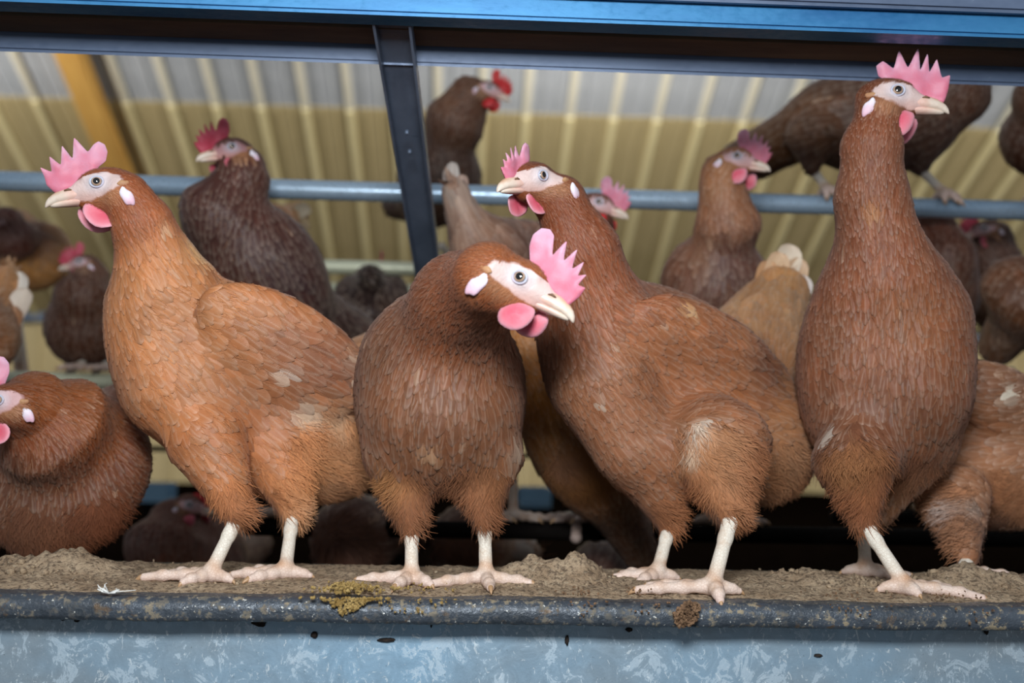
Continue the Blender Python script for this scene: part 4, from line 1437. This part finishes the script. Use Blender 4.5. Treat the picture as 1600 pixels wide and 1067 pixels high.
# ---- hen 2: facing the camera, head low and turned right
H2 = head_frame((812, 433, -.105), -20, -20, 1.10, cs=1.0, tilt=-4, es=1.15, wrot=.75, wx=.003)
build_hen('dark chestnut hen second from the left with lowered head and white ear lobe', H2,
    [('el', (690, 650, -.01), (682, 590, .20), 122, 138, 40, (1, 0, 0)),
     ('rc', (684, 575, .065, 112), (690, 640, .06, 118), 40),
     ('rc', (686, 565, .06, 104), (722, 474, -.01, 72), 40),
     ('rc', (722, 474, -.01, 74), (762, 436, -.080, 55), 34),
     ('rc', (632, 720, .06, 60), (644, 822, .045, 18), 32),
     ('rc', (752, 725, .06, 64), (757, 808, .045, 18), 32),
     ('el', (596, 515, .11), (600, 720, .14), 40, 84, 24),
     ('el', (782, 520, .11), (788, 700, .14), 34, 84, 24),
     ('rc', (690, 560, .20, 55), (690, 490, .29, 28), 40)],
    [((850, 410, -.13), 5, 2.2, (176, 104, 60)), ((790, 400, -.10), 8, 2.8, (160, 90, 50)), ((735, 440, -.06), 15, 4, (146, 80, 46)), ((695, 520, .01), 22, 7, (124, 72, 46)),
     ((686, 620, .02), 21, 11, (134, 84, 56)), ((690, 720, .05), 22, 13, (142, 92, 64)), ((690, 800, .12), 22, 13, (150, 104, 76))],
    patches=[((600, 500, .03), 60, (150, 92, 58), .5), ((740, 520, -.05), 34, (92, 54, 38), .55), ((680, 650, .0), 60, (108, 68, 48), .45), ((800, 690, .06), 22, (206, 180, 164), .65), ((672, 705, .0), 16, (206, 164, 132), .6),
             ((600, 745, .06), 40, (190, 134, 86), .7), ((770, 740, .03), 48, (170, 116, 80), .45), ((690, 790, .05), 60, (146, 98, 74), .5), ((855, 395, -.12), 20, (150, 84, 50), .3)],
    fluff=[(622, 765, .04, 58), (752, 765, .04, 60), (690, 800, .08, 40)],
    wings=[((590, 500, .06), (590, 720, .12), 34, 30, 14), ((792, 500, .06), (795, 700, .12), 30, 30, 14)],
    legs=[(P(643, 818, .045), foot(643, .036), dict(facing=-110, toes=[(0, .034, 0), (62, .026, 0), (-66, .046, 0), (180, .022, 0)])), (P(757, 806, .045), foot(759, .040), dict(facing=-95, toes=[(10, .038, 0), (80, .040, 0), (-62, .050, 0), (180, .022, 0)]))],
    neckroot=(766, 437, -.082, 52), comb='cp', seed=2, shade=.84)

# ---- hen 3: three-quarter view, facing left
H3 = head_frame((848, 274, .035), 224, -6, 1.0, cs=.78, cx=.003, tilt=0, es=1.0, wrot=.9)
build_hen('russet hen in the middle standing tall, head turned half left, white spot on thigh', H3,
    [('el', (858, 494, .10), (1235, 705, .25), 138, 112, 40),
     ('rc', (930, 490, .095, 84), (908, 395, .07, 56), 44),
     ('rc', (908, 395, .07, 56), (874, 312, .06, 37), 24),
     ('rc', (1122, 705, .075, 84), (1143, 800, .035, 25), 60),
     ('rc', (1025, 740, .11, 62), (1048, 818, .10, 22), 34),
     ('el', (1110, 650, .13), (1255, 735, .22), 94, 66, 30),
     ('rc', (940, 600, .09, 80), (980, 690, .09, 60), 50),
     ('rc', (1165, 570, .26, 96), (1218, 462, .33, 46), 40),
     ('el', (1000, 480, .055), (1235, 640, .18), 68, 32, 20)],
    [((810, 280, .02), 5, 3, (150, 82, 48)), ((865, 285, .05), 7, 3, (140, 74, 44)), ((905, 350, .06), 14, 4.5, (140, 74, 44)), ((950, 440, .07), 22, 7, (148, 82, 50)),
     ((990, 530, .09), 19, 12, (158, 102, 70)), ((1080, 600, .1), 22, 13, (156, 100, 68)), ((1180, 640, .15), 26, 14, (168, 116, 82)), ((1235, 430, .3), 46, 18, (208, 152, 100))],
    patches=[((1090, 668, .02), 16, (238, 226, 214), .95), ((1080, 700, .02), 14, (236, 222, 206), .9), ((1110, 700, .0), 60, (188, 136, 98), .6), ((1130, 770, .0), 55, (176, 124, 90), .5), ((860, 600, .05), 60, (148, 104, 80), .5), ((930, 620, .02), 10, (226, 204, 190), .6),
             ((1190, 560, .08), 70, (122, 78, 60), .9), ((1110, 530, .08), 50, (136, 88, 64), .6), ((1240, 700, .15), 60, (176, 134, 106), .5), ((1235, 400, .28), 26, (240, 228, 210), .8), ((1150, 480, .2), 50, (196, 146, 104), .4), ((1010, 790, .1), 50, (140, 92, 64), .4), ((1070, 480, .05), 14, (220, 176, 132), .7), ((900, 700, .1), 40, (180, 140, 118), .4)],
    fluff=[(1125, 740, .0, 84), (1150, 790, .02, 50), (1025, 800, .09, 34), (1230, 740, .12, 60)],
    wings=[((1010, 490, .05), (1260, 650, .09), 66, 34, 14)],
    tails=[((1185, 520, .31), (1222, 392, .34), 30, (226, 190, 152)), ((1195, 520, .32), (1240, 380, .35), 34, (238, 220, 196)), ((1200, 530, .33), (1254, 402, .345), 30, (222, 186, 150)), ((1205, 540, .31), (1262, 430, .33), 28, (236, 228, 222)), ((1178, 520, .31), (1204, 406, .335), 28, (208, 162, 118))],
    legs=[(P(1143, 805, .03), foot(1115, .004), dict(facing=182, s=1.08, toes=[(0, .066, 0), (88, .024, .004), (-22, .056, 0), (178, .022, 0)])), (P(1047, 818, .10), foot(1028, .07), dict(facing=182, toes=[(0, .040, 0), (45, .03, 0), (-35, .036, 0), (180, .018, 0)]))],
    neckroot=(876, 316, .06, 36), comb='cp', seed=3, shade=.92)

# ---- hen 4: tall, at the right
H4 = head_frame((1403, 141, .035), -13, -1, 1.12, cs=1.0, wrot=.95, ws=1.3)
build_hen('tall chestnut hen at the right, neck stretched up and head in profile facing right', H4,
    [('el', (1385, 370, .085), (1368, 765, .125), 128, 116, 40),
     ('rc', (1432, 500, .085, 74), (1420, 610, .09, 86), 50),
     ('rc', (1380, 430, .07, 80), (1362, 310, .055, 51), 44),
     ('rc', (1362, 310, .055, 51), (1362, 230, .05, 43), 26),
     ('rc', (1362, 230, .05, 43), (1374, 176, .05, 32), 20),
     ('rc', (1336, 728, .055, 64), (1348, 812, .048, 23), 60),
     ('rc', (1425, 690, .12, 66), (1375, 800, .13, 22), 34),
     ('el', (1298, 480, .12), (1298, 700, .14), 44, 84, 20),
     ('el', (1462, 470, .12), (1458, 690, .14), 42, 84, 20),
     ('rc', (1400, 600, .18, 60), (1425, 540, .28, 30), 40)],
    [((1450, 135, .05), 5, 3, (136, 74, 46)), ((1395, 125, .05), 6.5, 3.2, (132, 70, 44)), ((1362, 180, .05), 12, 4.2, (136, 74, 46)), ((1362, 270, .04), 16, 5, (144, 82, 52)), ((1372, 380, .04), 19, 7, (138, 80, 54)),
     ((1382, 520, .04), 20, 9, (140, 84, 56)), ((1375, 650, .06), 22, 12, (136, 84, 58)), ((1365, 780, .12), 26, 14, (150, 100, 68))],
    patches=[((1362, 325, .0), 16, (196, 132, 84), .7), ((1298, 672, .03), 14, (240, 226, 214), .9), ((1330, 720, .0), 56, (170, 116, 74), .65), ((1420, 480, .02), 60, (158, 98, 58), .4), ((1400, 640, .03), 60, (120, 72, 48), .4), ((1480, 600, .08), 40, (120, 74, 54), .4), ((1385, 250, .0), 40, (112, 60, 44), .3), ((1300, 520, .03), 40, (120, 74, 50), .4)],
    fluff=[(1335, 730, .0, 62), (1345, 785, .04, 42), (1430, 730, .1, 50)],
    wings=[((1285, 500, .08), (1290, 690, .14), 36, 30, 14), ((1478, 490, .08), (1475, 690, .14), 36, 30, 14)],
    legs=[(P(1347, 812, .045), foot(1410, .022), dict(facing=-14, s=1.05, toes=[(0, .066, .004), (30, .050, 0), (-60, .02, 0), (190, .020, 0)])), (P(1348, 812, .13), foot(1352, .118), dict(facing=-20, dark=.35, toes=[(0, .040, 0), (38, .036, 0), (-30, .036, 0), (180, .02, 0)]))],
    neckroot=(1374, 178, .05, 31), comb='bp', seed=4, shade=.84)

# ------------------------------------------------------------------ the flock behind
HB = None
def flock(label, body, neck=(), head=None, tail=None, cols=None, legs=(), comb='cp', wat='p', extra=(), patches=(), fluff=(), tails=(), seed=5, fm=1.0, neckroot=None, grid=.006, shade=1.0, lod=0):
    """body: (front point, rear point, r_image, r_depth); neck: (x,y,Y,r) from body to head; cols: head, neck, body, rump"""
    A_, B_, ri, rd = body
    pr = [('el', A_, B_, ri, rd, 34)]
    nk = list(neck)
    for a, b in zip(nk, nk[1:]): pr.append(('rc', a, b, min(30, b[3] * .8)))
    if len(nk) == 1: pr.append(('rc', nk[0], (nk[0][0] + 1, nk[0][1], nk[0][2], nk[0][3]), 30))
    mid = tuple((A_[i] + B_[i]) / 2 for i in range(3))
    if tail: pr.append(('rc', (mid[0] * .3 + B_[0] * .7, mid[1] * .3 + B_[1] * .7, B_[2] * .7 + mid[2] * .3, ri * .55), tail, 30))
    pr += list(extra)
    ch, cn, cb, cr = cols
    sp = []
    if head is not None:
        e = head['eyepx']
        sp.append(((e[0], e[1], e[2] + .02), 7, 3.5, ch))
    for q in nk[::-1]: sp.append((q[:3], 16, 6, cn))
    sp += [(A_, 20, 11, cb), (mid, 24, 14, cb), (B_, 28, 15, cr)]
    if tail: sp.append((tail[:3], 44, 17, cr))
    if head is None and not nk: sp = sp
    H = head
    nr = None
    if head is not None and nk: nr = nk[-1]
    lg = []
    for hk, fx, fY, fz, kw in legs:
        f_ = P(fx, 900, fY); f_[2] = fz + .0125
        lg.append((P(*hk), f_, kw))
    return build_hen(label, H, pr, sp, patches=patches, fluff=fluff, legs=lg, lod=lod, comb=comb, wat=wat, head=head is not None, fmul=fm, tails=tails, neckroot=nr, seed=seed, grid=grid, shade=shade)


def hd(eye, yw, pt, s=1.0, **k):
    h = head_frame(eye, yw, pt, s, **k); h['eyepx'] = eye; h.setdefault('face', lin((204, 166, 166))); return h


DP = 0.0138   # top of the dark lower perches
T4 = [(0, .045, 0), (35, .036, 0), (-35, .036, 0), (180, .02, 0)]
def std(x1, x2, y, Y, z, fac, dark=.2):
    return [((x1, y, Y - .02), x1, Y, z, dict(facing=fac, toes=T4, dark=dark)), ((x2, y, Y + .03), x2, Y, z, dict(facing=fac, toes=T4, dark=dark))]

flock('dark chestnut hen crouching at the left edge with a pink wattle and white ear lobe',
      ((62, 735, .125), (130, 745, .22), 138, 120), [(80, 665, .13, 88), (52, 640, .11, 54)], hd((-4, 625, .065), 186, -8, 1.0), (180, 640, .32, 36),
      [(116, 58, 28), (124, 62, 30), (98, 58, 40), (104, 62, 44)], (), fluff=[(60, 840, .1, 60), (150, 830, .15, 60)],
      patches=[((110, 600, .2), 90, (150, 84, 36), .8), ((40, 830, .15), 60, (124, 84, 64), .5)], seed=6, lod=1)
flock('dull red hen crouching low behind the ledge with a small red comb, left of centre',
      ((255, 880, .66), (330, 900, .80), 92, 90), [(262, 850, .68, 62), (272, 815, .70, 34)], hd((296, 788, .67), -12, -8, .85), (400, 850, .95, 24),
      [(110, 60, 44), (106, 56, 40), (104, 60, 46), (98, 60, 48)], std(270, 320, 985, .74, -.3, 0), comb='sr', wat='d', seed=7)
flock('dark brown hen perched on the low pale rail near the left edge, facing left',
      ((122, 480, .78), (150, 540, .90), 62, 62), [(132, 460, .80, 44), (140, 430, .81, 26)], hd((124, 408, .79), 190, -5, .80), (200, 560, 1.0, 22),
      [(104, 60, 40), (100, 58, 38), (84, 48, 32), (88, 52, 38)], [((110, 578, .80), 112, .80, ZC + .013, dict(facing=-100, toes=T4, dark=.2)), ((150, 578, .80), 152, .80, ZC + .013, dict(facing=-100, toes=T4, dark=.2))], comb='cd', wat='d', seed=8, patches=[((110, 570, .75), 16, (120, 96, 96), .5)])
flock('orange-tan hen seen from behind at the far left under the perch pipe',
      ((20, 400, .98), (85, 400, 1.08), 52, 60), [(20, 370, .95, 36), (10, 350, .94, 24)], hd((2, 345, .93), 200, 0, .8), (30, 350, 1.2, 22),
      [(96, 44, 34), (88, 42, 32), (186, 130, 72), (186, 126, 66)], std(12, 24, 450, 1.0, ZC, 180), comb='sr', wat='d', seed=9, patches=[((60, 345, .95), 30, (160, 96, 40), .7), ((25, 385, .9), 30, (92, 46, 38), .8)])
flock('hen at the left edge showing only a white-tipped tan tail above a brown rump',
      ((-60, 560, .46), (-10, 500, .56), 58, 58), [(-90, 520, .47, 44), (-130, 450, .46, 28)], hd((-150, 425, .44), 185, 0, .95), (8, 440, .56, 26), [(120, 76, 48)] * 2 + [(140, 92, 60), (168, 122, 84)], std(-50, -30, 620, .48, ZC - .1, 180),
      tails=[((-10, 500, .55), (12, 412, .56), 34, (226, 214, 200)), ((0, 520, .54), (32, 424, .55), 34, (232, 224, 212)), ((0, 540, .53), (42, 450, .54), 30, (222, 206, 188)), ((-5, 560, .53), (24, 478, .53), 32, (176, 128, 92))], seed=10)
flock('chocolate brown hen with a deep pink comb standing upright before the perch pipe',
      ((338, 330, .40), (485, 500, .50), 84, 84), [(352, 330, .41, 68), (378, 282, .41, 36), (378, 256, .41, 29)], hd((362, 229, .39), 212, -10, .95, wrot=.9, face=lin((176, 128, 130))), (560, 520, .6, 30),
      [(92, 46, 36), (82, 42, 34), (74, 42, 36), (72, 48, 46)], std(390, 440, 610, .45, DP, 190, .3), comb='cd', wat='d', seed=11, patches=[((450, 430, .4), 50, (70, 50, 54), .6)])
flock('tan and white rump of a hen perched behind the chocolate brown hen',
      ((400, 380, .84), (440, 345, .90), 40, 42), [(378, 362, .85, 32), (368, 336, .86, 20)], hd((360, 322, .86), 188, 0, .72), (462, 336, .95, 20), [(180, 116, 62)] * 2 + [(188, 122, 64), (206, 150, 96)], std(405, 425, 395, .86, ZA + .012, 180),
      tails=[((440, 345, .9), (484, 322, .92), 26, (222, 206, 176)), ((440, 355, .9), (484, 350, .92), 26, (214, 190, 150)), ((436, 350, .9), (470, 380, .92), 22, (196, 150, 96))], comb='sr', seed=12)
flock('small dark hen with its back turned beside the steel strut',
      ((582, 520, .78), (578, 440, .74), 48, 56), [(578, 450, .82, 32), (578, 430, .88, 20)], hd((584, 420, .91), 96, 0, .8), (578, 430, .68, 16),
      [(70, 40, 32), (66, 38, 32), (62, 40, 34), (54, 38, 36)], std(565, 600, 555, .80, ZC + .013, 90), comb='cd', wat='d', seed=13, extra=[('el', (545, 440, .74), (545, 500, .80), 24, 40, 10), ('el', (615, 440, .74), (615, 500, .80), 24, 40, 10)])
flock('brown hen with a red comb up on the perch right of the strut, looking right',
      ((715, 230, .84), (660, 330, .95), 66, 62), [(712, 190, .84, 48), (735, 152, .83, 32)], hd((765, 136, .80), -14, -16, .86), (620, 320, 1.0, 22),
      [(104, 64, 40), (96, 58, 38), (84, 54, 40), (84, 52, 36)], std(690, 720, 385, .86, ZA + .012, 0), comb='cr', wat='r', seed=14, patches=[((700, 140, .8), 40, (122, 74, 40), .6)])
flock('greyish tan hen bending down with its pale tail raised behind the low-headed hen',
      ((800, 470, .43), (735, 385, .41), 72, 66), [(810, 520, .44, 46), (822, 570, .45, 28)], hd((838, 600, .45), -8, -45, .9), (712, 300, .40, 20), [(140, 96, 80)] * 2 + [(132, 96, 84), (150, 118, 104)], std(760, 800, 560, .45, DP, 0, .3),
      tails=[((712, 320, .405), (706, 252, .41), 16, (186, 176, 168)), ((706, 330, .41), (700, 262, .42), 16, (170, 156, 148)), ((722, 330, .40), (722, 272, .405), 16, (160, 132, 118))],
      patches=[((722, 330, .3), 30, (168, 150, 144), .7), ((820, 370, .35), 40, (110, 72, 56), .6)], extra=[('rc', (770, 380, .42, 40), (830, 370, .46, 26), 30)], seed=15)
flock('hen half hidden behind the neck of the russet hen, pink comb and red wattle showing',
      ((930, 450, .52), (900, 520, .60), 70, 66), [(925, 400, .50, 44), (925, 350, .48, 32)], hd((936, 315, .46), -20, -12, .92, wrot=.4), None,
      [(116, 66, 50), (108, 62, 46), (110, 66, 48), (110, 66, 48)], std(930, 960, 620, .45, DP, 0, .3), comb='cp', wat='r', seed=16)
flock('tan-necked brown hen with a pink comb standing right of centre before the perch pipe',
      ((1148, 380, .42), (1085, 510, .52), 84, 80), [(1136, 350, .42, 52), (1128, 290, .41, 30), (1128, 268, .41, 27)], hd((1152, 243, .385), -26, -8, .93), (1050, 520, .6, 24),
      [(168, 108, 66), (154, 102, 72), (112, 72, 58), (118, 78, 60)], std(1110, 1140, 620, .45, DP, 0, .3), comb='cp', wat='p', seed=17, patches=[((1140, 400, .3), 60, (104, 66, 56), .7), ((1100, 400, .4), 24, (156, 106, 72), .5), ((1120, 270, .4), 30, (182, 122, 76), .6)])
flock('large brown hen sitting across the perch pipe at upper right, head hidden by the beam',
      ((1500, 185, .56), (1240, 190, .60), 86, 80), [(1490, 140, .56, 60), (1516, 92, .56, 34)], hd((1540, 72, .55), 0, 0, .9), (1150, 260, .70, 34),
      [(80, 48, 34), (80, 48, 34), (84, 54, 42), (104, 66, 36)], [((1435, 262, .56), 1476, .56, ZP + .0125, dict(facing=-75, toes=[(0, .030, .012), (32, .026, .012), (-32, .026, .012), (180, .02, .006)])), ((1268, 262, .57), 1290, .56, ZP + .0125, dict(facing=-75, toes=[(0, .030, .012), (32, .026, .012), (-32, .026, .012), (180, .02, .006)]))],
      patches=[((1200, 150, .5), 50, (150, 96, 42), .8), ((1260, 240, .5), 40, (104, 76, 66), .5), ((1460, 230, .5), 50, (96, 66, 54), .5)], comb='sr', seed=18, extra=[('rc', (1440, 215, .56, 42), (1438, 262, .56, 12), 16), ('rc', (1270, 220, .56, 42), (1268, 262, .56, 12), 16)])
flock('dark brown hen on the perch pipe cropped by the right edge',
      ((1640, 190, .58), (1612, 250, .66), 60, 66), [(1635, 150, .58, 50), (1655, 95, .58, 32)], hd((1680, 72, .56), 0, 0, .9), None, [(90, 54, 36)] * 4, [((1620, 280, .56), 1622, .56, ZP + .0125, dict(facing=-80, toes=T4)), ((1660, 280, .56), 1662, .56, ZP + .0125, dict(facing=-80, toes=T4))], seed=19)
flock('reddish brown hen below the perch pipe right of the tall hen, grey face',
      ((1480, 410, .60), (1470, 500, .72), 52, 56), [(1478, 400, .62, 44), (1455, 360, .64, 34)], hd((1443, 338, .66), 200, -5, .8), None,
      [(110, 56, 38), (106, 54, 36), (96, 58, 44), (96, 60, 46)], std(1470, 1490, 560, .72, DP, 200, .3), comb='sr', wat='d', seed=20)
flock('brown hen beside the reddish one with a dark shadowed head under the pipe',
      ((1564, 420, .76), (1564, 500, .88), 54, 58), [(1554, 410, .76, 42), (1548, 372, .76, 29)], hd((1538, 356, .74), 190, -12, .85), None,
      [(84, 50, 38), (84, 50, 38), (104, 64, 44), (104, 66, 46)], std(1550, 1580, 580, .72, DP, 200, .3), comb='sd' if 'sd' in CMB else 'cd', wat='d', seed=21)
flock('broad brown back of a hen at the right edge below the perch pipe',
      ((1640, 420, .46), (1590, 500, .52), 82, 76), [(1680, 370, .46, 46), (1700, 320, .46, 28)], hd((1722, 296, .45), 0, 0, .95), (1560, 540, .58, 30), [(110, 68, 44)] * 2 + [(108, 66, 42), (116, 78, 54)], std(1600, 1640, 620, .45, DP, 0, .3), seed=22, patches=[((1565, 520, .45), 20, (170, 140, 124), .6)])
flock('light brown hen behind the tall hen at the right edge, one pale leg on ledge',
      ((1690, 700, .26), (1455, 738, .22), 110, 88), [(1710, 640, .26, 66), (1745, 560, .26, 36)], hd((1770, 530, .24), 0, -4, 1.0), (1395, 665, .25, 24), [(150, 100, 72)] * 2 + [(158, 110, 82), (160, 112, 84)],
      [((1511, 868, .11), 1509, .10, .002, dict(facing=-10, toes=T4)), ((1650, 840, .20), 1660, .13, .002, dict(facing=-10, toes=T4))],
      extra=[('rc', (1490, 780, .17, 56), (1511, 866, .11, 18), 30), ('rc', (1620, 760, .22, 60), (1650, 838, .20, 18), 30), ('el', (1480, 585, .18), (1670, 680, .20), 56, 36, 20)], patches=[((1560, 600, .15), 80, (130, 84, 60), .75), ((1590, 612, .15), 14, (230, 216, 200), .9), ((1480, 800, .15), 16, (206, 196, 196), .6), ((1530, 800, .15), 20, (200, 186, 180), .5), ((1560, 560, .2), 40, (176, 120, 78), .6)], fluff=[(1500, 800, .12, 60), (1580, 790, .15, 70)], seed=23, lod=1)
flock('orange-brown hen standing with raised rump between the low-headed and the russet hen',
      ((845, 560, .26), (965, 800, .36), 84, 70), [(830, 540, .27, 46), (815, 480, .27, 28)], hd((800, 438, .26), 184, -5, .85), (1010, 880, .40, 24), [(170, 112, 60)] * 2 + [(150, 98, 52), (112, 74, 54)], std(900, 930, 840, .45, DP, 180, .4),
      patches=[((860, 620, .2), 50, (186, 122, 48), .8), ((880, 720, .2), 40, (136, 96, 80), .6), ((840, 560, .2), 30, (176, 112, 56), .6)], fluff=[(900, 740, .3, 60)], comb='sr', seed=24, lod=1)
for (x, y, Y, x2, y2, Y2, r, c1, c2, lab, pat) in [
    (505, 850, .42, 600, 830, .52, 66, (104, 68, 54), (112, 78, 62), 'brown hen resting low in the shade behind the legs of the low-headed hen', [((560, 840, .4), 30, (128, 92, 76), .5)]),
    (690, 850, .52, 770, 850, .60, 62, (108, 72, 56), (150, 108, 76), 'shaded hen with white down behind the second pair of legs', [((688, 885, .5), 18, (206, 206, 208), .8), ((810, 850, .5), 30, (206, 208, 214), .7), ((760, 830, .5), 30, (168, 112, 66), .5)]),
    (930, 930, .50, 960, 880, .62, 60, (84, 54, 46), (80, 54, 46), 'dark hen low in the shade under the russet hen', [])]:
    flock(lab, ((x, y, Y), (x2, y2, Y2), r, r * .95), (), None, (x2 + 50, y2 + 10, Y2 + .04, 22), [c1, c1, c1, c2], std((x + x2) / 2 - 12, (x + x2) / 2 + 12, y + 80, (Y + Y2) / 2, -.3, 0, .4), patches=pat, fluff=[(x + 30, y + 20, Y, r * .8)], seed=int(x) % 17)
